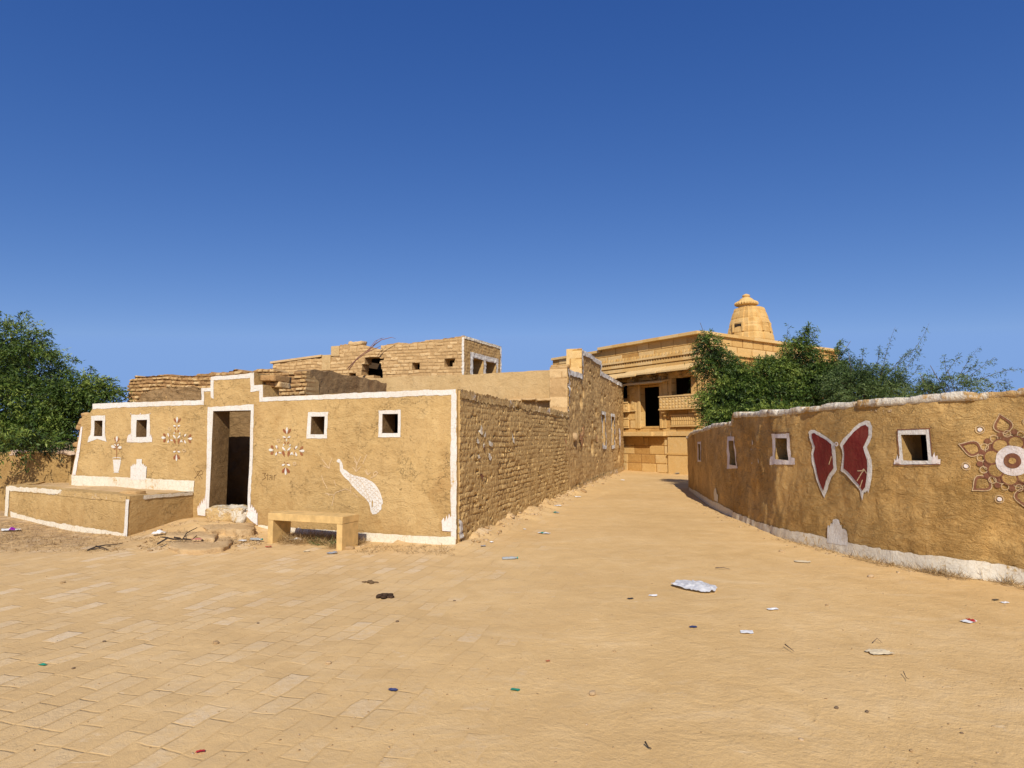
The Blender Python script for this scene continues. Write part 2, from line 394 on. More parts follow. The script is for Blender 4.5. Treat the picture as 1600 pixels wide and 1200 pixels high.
# ------------------------------------------------------------------ the wall builder
class Wall:
    """a wall that runs along a plan path; its face is to the right of the path, coordinates are (s along, z up)"""
    def __init__(self, pts, smooth=False, disp=None, tone=None, warp=0.008, seed=0):
        p = np.array(pts, float)
        if smooth:
            q = np.vstack([2 * p[0] - p[1], p, 2 * p[-1] - p[-2]]); out = []
            for i in range(1, len(q) - 2):
                for t in np.linspace(0, 1, 14, endpoint=False):
                    a, b, c, d = q[i - 1], q[i], q[i + 1], q[i + 2]
                    out.append(.5 * ((2 * b) + (-a + c) * t + (2 * a - 5 * b + 4 * c - d) * t * t + (-a + 3 * b - 3 * c + d) * t ** 3))
            out.append(p[-1]); p = np.array(out)
        d = np.diff(p, axis=0); L = np.linalg.norm(d, axis=1); d = d / L[:, None]
        s = np.concatenate([[0], np.cumsum(L)])
        nrm = np.stack([d[:, 1], -d[:, 0]], 1)
        nv = np.vstack([nrm[:1], (nrm[1:] + nrm[:-1]) / 2, nrm[-1:]])
        if not smooth:
            ln = np.linalg.norm(nv, axis=1); nv = nv / (ln ** 2)[:, None]
        else: nv = nv / np.linalg.norm(nv, axis=1)[:, None]
        self.s = np.concatenate([[-4], s, [s[-1] + 4]])
        self.p = np.vstack([p[0] - 4 * d[0], p, p[-1] + 4 * d[-1]]); self.n = np.vstack([nv[0], nv, nv[-1]])
        self.L = s[-1]; self.disp = disp; self.tonef = tone; self.warp = warp; self.seed = seed
        self.corners = [] if smooth else list(s[1:-1])
    def xy(self, s):
        return np.array([np.interp(s, self.s, self.p[:, 0]), np.interp(s, self.s, self.p[:, 1])]).T
    def nr(self, s):
        return np.array([np.interp(s, self.s, self.n[:, 0]), np.interp(s, self.s, self.n[:, 1])]).T
    def P(self, s, z, off=0.0):
        s = np.asarray(s, float); z = np.asarray(z, float)
        ws = s + self.warp * vn(s * 2.3, z * 2.3, self.seed + .5); wz = z + self.warp * vn(s * 2.3, z * 2.3, self.seed + 31.5)
        d = (self.disp(s, z) if self.disp else 0) + off
        xy = self.xy(ws) + self.nr(ws) * np.reshape(d + 0 * s, (-1, 1))
        return np.column_stack([xy, wz])
    def hit(self, px, py):
        r = ray(px, py); best = None
        for i in range(len(self.s) - 1):
            a, b = self.p[i], self.p[i + 1]; e = b - a
            det = r[0] * (-e[1]) + e[0] * r[1]
            if abs(det) < 1e-9: continue
            t = (a[0] * (-e[1]) + e[0] * a[1]) / det
            u = (r[0] * a[1] - r[1] * a[0]) / det
            if -1e-6 <= u <= 1 + 1e-6 and t > 0 and (best is None or t < best[0]):
                best = (t, self.s[i] + u * (self.s[i + 1] - self.s[i]))
        if best is None: raise ValueError('no hit %s' % ((px, py),))
        return best[1], EYE + r[2] * best[0]
    def H(self, pts, o=(0, 0), k=1.0):
        return [self.hit(o[0] + x / k, o[1] + y / k) for x, y in pts]
    def build(self, name, mat, top, zb=-0.25, thick=0.4, holes=(), ds=0.035, dz=0.035, zc=None, parent=None, rough=0.0, s0=None, s1=None, origin=None, off=0.0, backoff=None, reveal=None):
        """top: number or list of (s,z); holes: list of (s0,s1,z0,z1); zc: below this height the mesh may be coarse"""
        if not hasattr(top, '__len__'): top = [(-1, top), (self.L + 1, top)]
        ts = np.array([q[0] for q in top]); tz = np.array([q[1] for q in top])
        a, b = (0 if s0 is None else s0), (self.L if s1 is None else s1)
        sl = set(np.round(np.linspace(a, b, max(2, int((b - a) / ds) + 1)), 4))
        for q in list(ts) + [h[0] for h in holes] + [h[1] for h in holes] + self.corners:
            if a < q < b: sl.add(round(float(q), 4))
        sl = np.array(sorted(sl))
        zt = tz.max() + rough * 1.5
        zl = set()
        lo = zb
        if zc is not None and zc > zb:
            zl |= set(np.round(np.linspace(zb, zc, max(2, int((zc - zb) / 0.3) + 1)), 4)); lo = zc
        zl |= set(np.round(np.linspace(lo, zt, max(2, int((zt - lo) / dz) + 1)), 4))
        for h in holes:
            zl |= {round(float(h[2]), 4), round(float(h[3]), 4)}
        zl = np.array(sorted(zl))
        # thin out accidental near-duplicates but keep the hole lines
        S, Z = np.meshgrid(sl, zl, indexing='ij')
        tops = np.interp(sl, ts, tz)
        if rough: tops = tops + rough * (fbm(sl * 3.1, 0 * sl, self.seed + 5.5, 3) * 0.7 + 0.5 * vn(np.floor(sl / 0.19) * 3.3, 0 * sl + .5, self.seed + 8))
        Zc = np.minimum(Z, tops[:, None])
        ns, nz = S.shape
        occ = np.ones((ns - 1, nz - 1), bool)
        dead = (Z[:, :-1] >= tops[:, None] - 1e-6)
        occ &= ~(dead[:-1] & dead[1:])
        cs = (sl[:-1] + sl[1:]) / 2; cz = (zl[:-1] + zl[1:]) / 2
        for h in holes:
            occ &= ~(((cs > h[0]) & (cs < h[1]))[:, None] & ((cz > h[2]) & (cz < h[3]))[None, :])
        sf, zf = S.ravel(), Zc.ravel()
        front = self.P(sf, zf, off)
        ws = sf + self.warp * vn(sf * 2.3, zf * 2.3, self.seed + .5)
        bxy = self.xy(ws) - self.nr(ws) * thick
        if backoff is not None: bxy = self.xy(ws) - self.nr(ws) * backoff
        back = np.column_stack([bxy, front[:, 2]])
        N = ns * nz
        verts = np.vstack([front, back])
        idx = np.arange(N).reshape(ns, nz)
        A, B, C_, D = idx[:-1, :-1][occ], idx[1:, :-1][occ], idx[1:, 1:][occ], idx[:-1, 1:][occ]
        faces = [np.column_stack([A, B, C_, D]), np.column_stack([A, D, C_, B]) + N]
        oc = np.zeros((ns + 1, nz + 1), bool); oc[1:-1, 1:-1] = occ
        m = oc[1:-1, 1:] != oc[1:-1, :-1]      # edges along s between cells below/above  shape (ns-1, nz)
        i, j = np.where(m)
        up = oc[1:-1, :-1][m]                   # cell below exists -> upward face
        p, q = idx[i, j], idx[i + 1, j]
        faces.append(np.where(up[:, None], np.column_stack([p, q, q + N, p + N]), np.column_stack([p, p + N, q + N, q])))
        m = oc[1:, 1:-1] != oc[:-1, 1:-1]
        i, j = np.where(m)
        lf = oc[:-1, 1:-1][m]
        p, q = idx[i, j], idx[i, j + 1]
        faces.append(np.where(lf[:, None], np.column_stack([p, p + N, q + N, q]), np.column_stack([p, q, q + N, p + N])))
        F_ = np.vstack(faces)
        # clean degenerate
        uv = np.vstack([np.column_stack([sf, zf]), np.column_stack([sf + thick, zf + thick])])
        tone = None
        if self.tonef is not None:
            t0 = self.tonef(sf, zf)
            tone = np.concatenate([t0, np.full(N, 0.5)])
        used = np.unique(F_); rm = np.full(2 * N, -1); rm[used] = np.arange(len(used))
        verts, uv = verts[used], uv[used]
        if tone is not None: tone = tone[used]
        fl = []
        for f in rm[F_].tolist():
            g = [f[0]]
            for k in f[1:]:
                if k != g[-1]: g.append(k)
            fl.append(g)
        # merge coincident clamped vertices so there are no zero-area faces
        key = np.round(verts, 5); _, first, inv = np.unique(key, axis=0, return_index=True, return_inverse=True)
        inv = inv.ravel()
        out = []
        for f in fl:
            g = []
            for k in f:
                w = int(inv[k])
                if not g or (w != g[-1]): g.append(w)
            if len(g) > 1 and g[0] == g[-1]: g.pop()
            if len(set(g)) >= 3 and len(set(g)) == len(g): out.append(g)
        verts, uv = verts[first], uv[first]
        if tone is not None: tone = tone[first]
        o = mesh_obj(name, verts, out, mat, parent, uv, tone, smooth=True, origin=origin)
        o.data.set_sharp_from_angle(angle=R(50))
        if reveal is not None and holes:
            o.data.materials.append(reveal)
            fc = np.array([np.mean([uv[k][0] for k in f]) for f in out]); nrm_ = np.empty(len(o.data.polygons) * 3); o.data.polygons.foreach_get('normal', nrm_); nrm_ = nrm_.reshape(-1, 3)
            if len(nrm_) == len(out):
                fz = np.array([np.mean([verts[k][2] for k in f]) for f in out]); sm_ = np.clip(fc - thick / 2, 0, self.L); wn = self.nr(sm_); wn = wn / np.linalg.norm(wn, axis=1)[:, None]
                side = np.abs((nrm_[:, :2] * wn).sum(1)) < .5
                mi = np.zeros(len(out), np.int32)
                for h in holes:
                    mi[side & (fc > h[0] - .3) & (fc < h[1] + thick + .3) & (fz > h[2] - .06) & (fz < h[3] + .06)] = 1
                o.data.polygons.foreach_set('material_index', mi)
        return o

def inside(poly, x, y):
    poly = np.asarray(poly); r = np.zeros(x.shape, bool)
    x0, y0 = poly[:, 0], poly[:, 1]; x1, y1 = np.roll(x0, -1), np.roll(y0, -1)
    for a, b, c, d in zip(x0, y0, x1, y1):
        cnd = ((b > y) != (d > y)) & (x < (c - a) * (y - b) / (d - b + 1e-12) + a)
        r ^= cnd
    return r

def decal(wall, name, mat, polys, parent, holes=(), off=0.006, step=0.045, jit=0.004, label=None):
    """paint lying on a wall's face: polygons in (s,z) metres, following the bumps of the wall"""
    pts, edges = [], []
    allp = list(polys) + list(holes)
    jp = []
    for n, poly in enumerate(allp):
        poly = [np.array(q, float) for q in poly]; o = []
        for a, b in zip(poly, poly[1:] + poly[:1]):
            L = np.linalg.norm(b - a); k = max(1, int(L / 0.03))
            for t in range(k): o.append(a + (b - a) * t / k)
        o = np.array(o)
        if jit and n < len(polys):
            o = o + jit * np.column_stack([fbm(o[:, 0] * 14, o[:, 1] * 14, 3.3, 2), fbm(o[:, 0] * 14, o[:, 1] * 14, 9.3, 2)])
        jp.append(o); k0 = len(pts)
        pts += o.tolist(); edges += [(k0 + i, k0 + (i + 1) % len(o)) for i in range(len(o))]
    P = np.array(pts); lo, hi = P.min(0), P.max(0)
    gx, gy = np.meshgrid(np.arange(lo[0] + step / 2, hi[0], step), np.arange(lo[1] + step / 2, hi[1], step))
    g = np.column_stack([gx.ravel(), gy.ravel()]) + rng.uniform(-.15, .15, (gx.size, 2)) * step
    if len(g):
        k = np.zeros(len(g), bool)
        for o in jp[:len(polys)]: k |= inside(o, g[:, 0], g[:, 1])
        pts += g[k].tolist()
    vs, es, fs, *_ = delaunay_2d_cdt([Vector(p) for p in pts], edges, [], 0, 1e-5)
    V = np.array([(v.x, v.y) for v in vs]); T = np.array([f for f in fs])
    c = V[T].mean(1); keep = np.zeros(len(T), bool)
    for n, o in enumerate(jp):
        if n < len(polys): keep |= inside(o, c[:, 0], c[:, 1])
    for o in jp[len(polys):]: keep &= ~inside(o, c[:, 0], c[:, 1])
    T = T[keep]
    used = np.unique(T); rm = np.full(len(V), -1); rm[used] = np.arange(len(used))
    V = V[used]; T = rm[T]
    o = mesh_obj(name, wall.P(V[:, 0], V[:, 1], off), T, mat, parent, uv=V)
    if label: o['label'] = label
    return o

def stroke_polys(lines, w):
    out = []
    for ln in lines:
        ln = [np.array(p, float) for p in ln]
        for a, b in zip(ln[:-1], ln[1:]):
            d = b - a; L = np.linalg.norm(d)
            if L < 1e-6: continue
            d /= L; n = np.array([-d[1], d[0]]) * w / 2; e = d * w * 0.3
            out.append([a - n - e, b - n + e, b + n + e, a + n - e])
    return out

def strokes(wall, name, mat, lines, w, parent, off=0.008):
    return decal(wall, name, mat, stroke_polys(lines, w), parent, off=off, jit=0.0, step=0.2)

def petal(x0, y0, x1, y1, w, n=9):
    a, b = np.array((x0, y0), float), np.array((x1, y1), float)
    d = b - a; L = np.linalg.norm(d); d /= L; m = np.array((-d[1], d[0]))
    up, dn = [], []
    for i in range(n + 1):
        t = i / n; r = w / 2 * math.sin(math.pi * t ** 1.5) ** 0.8 if 0 < t < 1 else 0
        up.append(a + d * L * t + m * r); dn.append(a + d * L * t - m * r)
    return up + dn[-2:0:-1]

def circle(x, y, r, n=18, ry=None):
    return [(x + r * math.cos(2 * math.pi * i / n), y + (ry or r) * math.sin(2 * math.pi * i / n)) for i in range(n)]

def bricks(row, bw, depth, rough, seed, joint=0.018, rr=14.0, wob=0.3, bulge=0.0):
    def core(s, z):
        zz = z / row + wob * vn(s * 1.1, z * 1.1, seed + .5)
        r = np.floor(zz); fz = zz - r
        hr = _h(r, r * 0 + seed, r * 0 + 7)
        ss = s / bw * (0.8 + 0.4 * hr) + hr * 5.3 + wob * vn(s * 3, z * 3, seed + 3.5)
        c = np.floor(ss); fs = ss - c
        rnd = _h(r, c, r * 0 + seed + 11)
        e = np.minimum(np.minimum(fz, 1 - fz) * row, np.minimum(fs, 1 - fs) * bw)
        m = sstep(0, joint, e + joint * 0.35 * vn(s * 30, z * 30, seed + 1.5))
        return rnd, m
    def disp(s, z):
        rnd, m = core(s, z)
        return depth * (m - 1) + depth * 0.9 * (rnd - .5) * m + rough * fbm(s * rr, z * rr, seed + .3, 3) + bulge * fbm(s * .8, z * .8, seed + 4.4, 2)
    def tone(s, z):
        rnd, m = core(s, z)
        return np.where(m > 0.75, rnd, -0.5 * (1 - m))
    return disp, tone

def smoothwall(a1, a2, seed):
    return lambda s, z: a1 * fbm(s * 0.9, z * 0.9, seed + .5, 2) + a2 * fbm(s * 4.5, z * 4.5, seed + 7.5, 2)

# ------------------------------------------------------------------ plan of the place (metres)
C = np.array(gnd(713, 855))                         # street corner of the painted house
WD = np.array([-.94, .34]); WD /= np.linalg.norm(WD)
def along(p, d, px):
    k = (px - 800) / 1000.0 * CP if False else None
    r = ray(px, 683); q = r[0] / r[1]
    t = (q * p[1] - p[0]) / (d[0] - q * d[1])
    return t
A0 = C + WD * along(C, WD, 112.5)
Dp = np.array(gnd(888, 775)); E = np.array(gnd(972.5, 737)); E = E + (E - Dp) / np.linalg.norm(E - Dp) * .9

# ---- ground heights
def gz(x, y):
    x = np.asarray(x, float); y = np.asarray(y, float)
    rel_x, rel_y = x - C[0], y - C[1]
    t = rel_x * WD[0] + rel_y * WD[1]               # along the painted front, from the corner
    n = -(rel_x * WD[1] * -1 + rel_y * WD[0]) * 1.0
    n = rel_x * (-.34) + rel_y * (-.94)             # distance in front of it
    z = 0.010 * fbm(x * .5, y * .5, 2.2, 3) + 0.004 * fbm(x * 3, y * 3, 5.2, 2)
    near = np.exp(-np.clip(n, 0, None) ** 2 / 0.8)
    z = z + 0.20 * np.exp(-((t - 4.65) / 1.35) ** 2) * np.exp(-np.clip(n - .1, 0, None) ** 2 / 1.3) * (n < 40)
    z = z + 0.035 * near * (t > -0.2) * (t < 9) * (0.6 + 0.4 * fbm(x * 2, y * 2, 8, 2))
    z = z + 0.14 * sstep(6.3, 9.5, -x) * sstep(8.6, 11, y)
    # foot of the side wall in the lane
    dx, dy = x - C[0], y - C[1]; ld = np.array([.275, .961])
    ln = dx * ld[1] - dy * ld[0]; lt = dx * ld[0] + dy * ld[1]
    z = z + (0.13 * np.exp(-np.clip(ln, 0, None) ** 2 / 0.09) * (0.75 + 0.5 * fbm(lt * 3, ln * 3, 4, 2))) * sstep(-0.3, 0.6, lt) * sstep(21, 19, lt) * (ln > -1)
    return z

def G(px, py):
    z = 0.0
    for _ in range(4):
        p = gnd(px, py, z); z = float(gz(p[0], p[1]))
    return (p[0], p[1], z)

def grid_lines(lo, hi, f0, f1, fine):
    a = list(np.arange(f0, f1, fine)); s = fine; v = f0
    while v > lo: s *= 1.35; v -= s; a.append(max(v, lo))
    s = fine; v = a[int((f1 - f0) / fine) - 1]
    v = f1
    while v < hi: a.append(min(v, hi)); s *= 1.35; v += s
    a.append(hi)
    return np.array(sorted(set(np.round(a, 4))))
gx = grid_lines(-3000, 3000, -12, 8, 0.075); gy = grid_lines(-300, 4000, 1.6, 19, 0.075)
X_, Y_ = np.meshgrid(gx, gy, indexing='ij')
Zg = gz(X_.ravel(), Y_.ravel()); far = np.hypot(X_.ravel(), Y_.ravel()) > 60; Zg[far] = 0
nx, ny = X_.shape; ii = np.arange(nx * ny).reshape(nx, ny)
gf = np.column_stack([ii[:-1, :-1].ravel(), ii[1:, :-1].ravel(), ii[1:, 1:].ravel(), ii[:-1, 1:].ravel()])
o = mesh_obj('ground', np.column_stack([X_.ravel(), Y_.ravel(), Zg]), gf, M['ground'])
tag(o, 'sandy yard and lane of worn stone paving half buried in pale sand', kind='structure')

# ================================================================== 1 the painted mud house
house = thing('mud_house', 'low mud house with white stepped parapet, open doorway and a painted white peacock', 'house', (C[0], C[1], 0))
FW = Wall([A0, C], disp=smoothwall(0.022, 0.006, 3), seed=3)
HF = FW.hit
prof_px = [(112.5, 742), (120, 700), (126, 664), (128.5, 651), (140.5, 645), (145, 639), (145.6, 631), (316, 625), (316.4, 606.5), (330, 605.5), (330.4, 589), (398, 582), (398.4, 601.5), (411.6, 601), (412, 620.5), (480, 617.5), (560, 613.5), (640, 610.5), (713, 607.5)]
top = [HF(*p) for p in prof_px]
top = [(-1, top[0][1])] + top + [(FW.L + 1, top[-1][1])]
def rect(wall, x0, x1, y0, y1):
    xm, ym = (x0 + x1) / 2, (y0 + y1) / 2
    return (wall.hit(x0, ym)[0], wall.hit(x1, ym)[0], wall.hit(xm, y1)[1], wall.hit(xm, y0)[1])
door = rect(FW, 330.2, 390, 641.5, 794.5)
wins_f = [rect(FW, 147.3, 160.6, 657, 681.5), rect(FW, 214, 230, 655.7, 682.5), rect(FW, 486.7, 508, 650.5, 678.5), rect(FW, 597.7, 622.2, 646.5, 676.6)]
hl = [door] + wins_f
fw = FW.build('front_wall', M['mud'], top, thick=0.38, holes=hl, parent=house, rough=0.008, reveal=M['mud_jamb_shaded'])  # reveals get the darker mud so their shade looks deeper
fw['label'] = 'mud plastered front wall with four small square windows'
# painted borders
hp = lambda pts, o=(0, 0), k=1.0: FW.H(pts, o, k)
bands = [[(145.6, 631), (316, 625), (316, 632), (145.6, 639)], [(314.6, 607), (318.6, 607), (318.6, 632), (314.6, 632)],
         [(314.6, 606.6), (333, 605.8), (333, 611), (314.6, 611.5)], [(328.8, 589.3), (333, 589.3), (333, 623), (328.8, 620)],
         [(330.5, 589.2), (398, 582.2), (398, 589.5), (330.5, 594.5)], [(392, 582.8), (398, 582.2), (398, 611), (392, 611)],
         [(392, 602.3), (411.5, 601.3), (411.5, 610), (392, 612)], [(406, 602), (411.5, 601.3), (411.5, 627), (406, 627)],
         [(406, 621), (480, 617.8), (560, 613.8), (640, 610.8), (713, 607.8), (713, 616.3), (640, 619.5), (560, 622.5), (480, 624.5), (406, 627.5)]]
decal(FW, 'parapet_band', M['white'], [hp(b) for b in bands], house, jit=0.007)
decal(FW, 'corner_band', M['white'], [hp([(706.0, 614), (713.8, 614), (713.8, 842), (705, 842), (704.5, 720)])], house, off=0.009, jit=0.008)
s_r, s_l = HF(712.8, 838)[0], HF(404, 820)[0]
decal(FW, 'plinth_band', M['white_worn'], [hp([(404, 820), (480, 826), (565, 832), (640, 836), (713, 838.5)]) + [(s_r, -0.12), (s_l, -0.12)]], house, off=0.012, jit=0.010)
decal(FW, 'plinth_band', M['white_worn'], [hp([(113.5, 742.5), (200, 746.5), (304, 751)]) + [(HF(304, 751)[0], HF(304, 770)[1]), (HF(113.5, 751)[0], HF(113.5, 770)[1])]], house, off=0.012, jit=0.008)
decal(FW, 'edge_band', M['pink_white'], [hp([(121.5, 700), (126.5, 667), (128.8, 667), (125.5, 702), (119, 742), (114, 742)])], house, off=0.008, jit=0.006)
hrect = lambda r: [(r[0], r[2]), (r[1], r[2]), (r[1], r[3]), (r[0], r[3])]
decal(FW, 'door_frame', M['white'], [hp([(324.5, 636), (397.2, 631.8), (392, 797), (321.5, 799)])], house, holes=[hrect(door)], jit=0.008)
flames = [hp([(310, 804.5), (309.5, 794.5), (311.4, 789), (312.8, 793.7), (313.6, 784.8), (315, 790), (316, 781), (317.6, 787), (319, 778.3), (320.5, 783.6), (322.3, 772), (324.5, 797), (322.3, 806)]),
          hp([(390.5, 790), (391.2, 786), (392.6, 794), (394.8, 787.7), (395.8, 794), (398, 792), (399, 798.5), (401, 796), (401.5, 802.8), (403.4, 801), (403, 821), (394, 814.6), (386, 806)]),
          hp([(692, 829), (690.5, 813), (693.8, 808), (695.5, 815), (698.2, 804.5), (700, 812), (702, 802), (704.3, 808), (707, 804), (708, 830)])]
for fl in flames: decal(FW, 'painted_flame', M['pink_white'], [fl], house, off=0.0145, jit=0.002)
wf_out = [[(142.9, 649.6), (165.6, 649.2), (164.5, 680), (167, 690), (152, 686), (137, 691.5), (138.5, 683), (141.5, 679)],
          [(206.2, 648), (235, 647), (234.5, 678), (238, 691), (199, 691), (201, 680), (206, 677)],
          [(482, 643.8), (513.4, 643.3), (512, 684.5), (480, 685)],
          [(592.3, 641.5), (627, 640.3), (626, 683), (591.5, 683)]]
for w, pl in zip(wins_f, wf_out):
    decal(FW, 'window_frame', M['white'], [hp(pl)], house, holes=[hrect(w)], jit=0.006)
def tips(pts): return hp(pts)
for q in ([(199, 690), (200.5, 681), (201.5, 684), (202.8, 678), (204, 681), (205.5, 676), (207, 690)], [(234, 690), (234.5, 677), (235.5, 681), (236.8, 679), (237.3, 684), (238.4, 683), (238, 690)],
      [(205.6, 648), (204.6, 645.6), (206.4, 646.6)], [(219, 647.6), (220.4, 644.8), (221.6, 647.4)], [(236, 647), (236.8, 645), (235, 646)]):
    decal(FW, 'window_ornament', M['pink_white'], [hp(q)], house, off=0.009, jit=0.0)
# painted motifs
mot = [(592, 960), (600, 790), (612, 785), (617, 797), (625, 762), (634, 785), (642, 752), (652, 775), (668, 755), (672, 695), (735, 695), (735, 750), (748, 772), (756, 752), (765, 790), (776, 768), (780, 800), (795, 788), (785, 960)]
decal(FW, 'painted_step_motif', M['white'], [hp(mot, (130, 630), 8)], house, off=0.0145, jit=0.002)
decal(FW, 'painted_pot', M['white'], [hp([(368, 708), (478, 708), (448, 842), (440, 855), (448, 870), (378, 870), (388, 854), (383, 842)], (130, 630), 8), *stroke_polys([hp([(365, 690), (390, 682), (450, 682), (476, 692)], (130, 630), 8)], .012)], house, jit=0.002)
decal(FW, 'painted_plant', M['terracotta'], [hp(petal(*q), (130, 630), 8) for q in ((425, 490, 398, 425, 26), (432, 490, 455, 430, 26), (415, 545, 385, 580, 22), (440, 560, 465, 590, 22))] +
      stroke_polys([hp([(425, 490), (422, 600), (418, 690)], (130, 630), 8), hp([(395, 500), (425, 560), (455, 500)], (130, 630), 8)], .016), house, jit=0.0)
decal(FW, 'painted_petals', M['white'], [hp(petal(*q), (130, 630), 8) for q in ((427, 495, 430, 408, 26), (415, 560, 350, 535, 36), (435, 565, 488, 548, 36), (420, 540, 395, 510, 18), (430, 540, 452, 512, 18))], house, off=0.008, jit=0.0)
FWt = [(488, 285, 498, 170, 34), (285, 530, 200, 528, 42), (682, 540, 770, 542, 42), (470, 800, 470, 922, 32), (480, 335, 422, 320, 26), (495, 335, 550, 318, 26), (340, 515, 318, 452, 28), (334, 558, 316, 615, 26), (618, 515, 655, 464, 30), (622, 560, 648, 624, 30),
       (468, 752, 410, 770, 28), (482, 750, 542, 770, 28), (478, 550, 415, 478, 28), (490, 545, 555, 485, 28), (415, 580, 360, 562, 24), (540, 608, 582, 560, 26), (600, 608, 560, 570, 20), (432, 466, 445, 436, 20), (528, 470, 552, 440, 20), (484, 400, 486, 350, 14)]
FTt = [(485, 285, 432, 195, 38), (500, 285, 555, 195, 38), (284, 512, 236, 458, 42), (284, 548, 233, 602, 42), (686, 527, 748, 472, 40), (690, 555, 738, 615, 40), (464, 800, 416, 892, 46), (478, 800, 527, 892, 46), (472, 352, 440, 352, 16), (498, 352, 528, 352, 16),
       (478, 446, 448, 396, 22), (492, 446, 522, 396, 22), (455, 642, 425, 540, 40), (505, 642, 526, 540, 40), (352, 524, 340, 485, 20), (356, 545, 342, 580, 18), (612, 524, 612, 496, 20), (618, 548, 614, 592, 20), (468, 738, 446, 716, 16), (478, 735, 518, 750, 20)]
for cx, cy, sx, sy in ((448.7, 704.6, .1, .1), (276.9, 685.6, .0845, .0925)):
    f = lambda L: [[HF(cx + (x - 488) * sx, cy + (y - 545) * sy) for x, y in petal(*q)] for q in L]
    fl = decal(FW, 'painted_flower', M['terracotta'], f(FTt), house, jit=0.0015)
    decal(FW, 'white_petals', M['white'], f(FWt), fl, off=0.0085, jit=0.0015)
    rings = [stroke_polys([[HF(cx + (x - 488) * sx, cy + (y - 545) * sy) for x, y in circle(a, b, 24, 10) + [(a + 24, b)]]], .012) for a, b in ((355, 382), (612, 742))]
    for r_ in rings: decal(FW, 'ring_dot', M['faint'], r_, fl, jit=0, off=0.008)
pk = [(340, 280), (360, 250), (390, 250), (410, 280), (430, 320), (437, 390), (490, 420), (530, 460), (590, 485), (660, 500), (740, 520), (800, 550), (850, 575), (890, 610), (920, 650), (950, 700), (970, 750), (985, 800), (1000, 850), (1005, 895), (985, 920), (985, 975), (950, 1015), (910, 1045), (860, 1050), (835, 1010), (828, 950), (810, 880), (750, 810), (690, 760), (620, 690), (560, 630), (520, 570), (460, 520), (420, 470), (390, 420), (388, 350), (385, 300), (365, 302)]
PO, PKs = (490, 690), 9.229
pea = decal(FW, 'painted_peacock', M['white'], [hp(pk, PO, PKs)], house, holes=[hp([(858, 830), (872, 870), (865, 950), (848, 950), (852, 880)], PO, PKs)], jit=0.002)
arcs = []
pkn = np.array(pk, float)
for r_ in range(15):
    for c_ in range(9):
        x = 470 + r_ * 36 + (c_ - 4) * 30; y = 470 + r_ * 40 - (c_ - 4) * 27
        if inside(pkn, np.array([x - 16., x + 26., x]), np.array([y + 0., y + 4., y + 24.])).all() and not (835 < x < 890 and 800 < y < 960):
            arcs.append(hp([(x - 15, y - 2), (x + 2, y - 12), (x + 18, y - 2), (x + 22, y + 14)], PO, PKs))
arcs.append(hp([(545, 480), (540, 570), (560, 620)], PO, PKs)); arcs.append(hp([(660, 520), (720, 600), (760, 700), (830, 850)], PO, PKs))
strokes(FW, 'feather_lines', M['tan_line'], arcs, 0.0065, pea, off=0.010)
br = [[(125, 255), (235, 385)], [(235, 385), (240, 320), (275, 235)], [(150, 350), (235, 385)], [(160, 300), (200, 345)], [(590, 215), (630, 300), (620, 430)], [(690, 215), (630, 330)], [(775, 190), (720, 320)], [(575, 370), (625, 430), (690, 360)], [(600, 280), (640, 330)],
      [(750, 415), (790, 480)], [(772, 400), (790, 475)], [(825, 448), (790, 480)], [(830, 525), (890, 500), (930, 450), (910, 430), (870, 455), (885, 500)], [(120, 495), (145, 580), (200, 680)], [(170, 750), (290, 770), (330, 730), (470, 680), (540, 712)], [(300, 760), (265, 920)], [(545, 640), (545, 740)], [(300, 560), (330, 640)], [(205, 745), (225, 780)], [(580, 740), (640, 800)]]
strokes(FW, 'painted_branches', M['faint'], [hp(b, PO, PKs) for b in br], 0.011, house, off=0.006)
sc = [[(105, 895), (155, 895), (130, 930), (160, 965), (105, 1000)], [(160, 928), (186, 930)], [(186, 900), (186, 1000)], [(215, 930), (242, 930), (236, 962), (214, 966)], [(242, 930), (245, 1000)], [(212, 992), (220, 998)], [(265, 930), (265, 1000)], [(290, 920), (285, 1000)], [(288, 935), (320, 915)]]
sc2 = [[(20, 680), (75, 775)], [(80, 690), (25, 765)], [(45, 700), (90, 690), (98, 725), (60, 735), (50, 705)], [(70, 735), (98, 770)]]
strokes(FW, 'scratched_writing', M['scratch'], [hp(b, (400, 650), 10) for b in sc] , 0.009, house, off=0.005)
strokes(FW, 'scratched_scribble', M['scratch'], [hp(b, (300, 620), 6) for b in sc2] , 0.008, house, off=0.005)

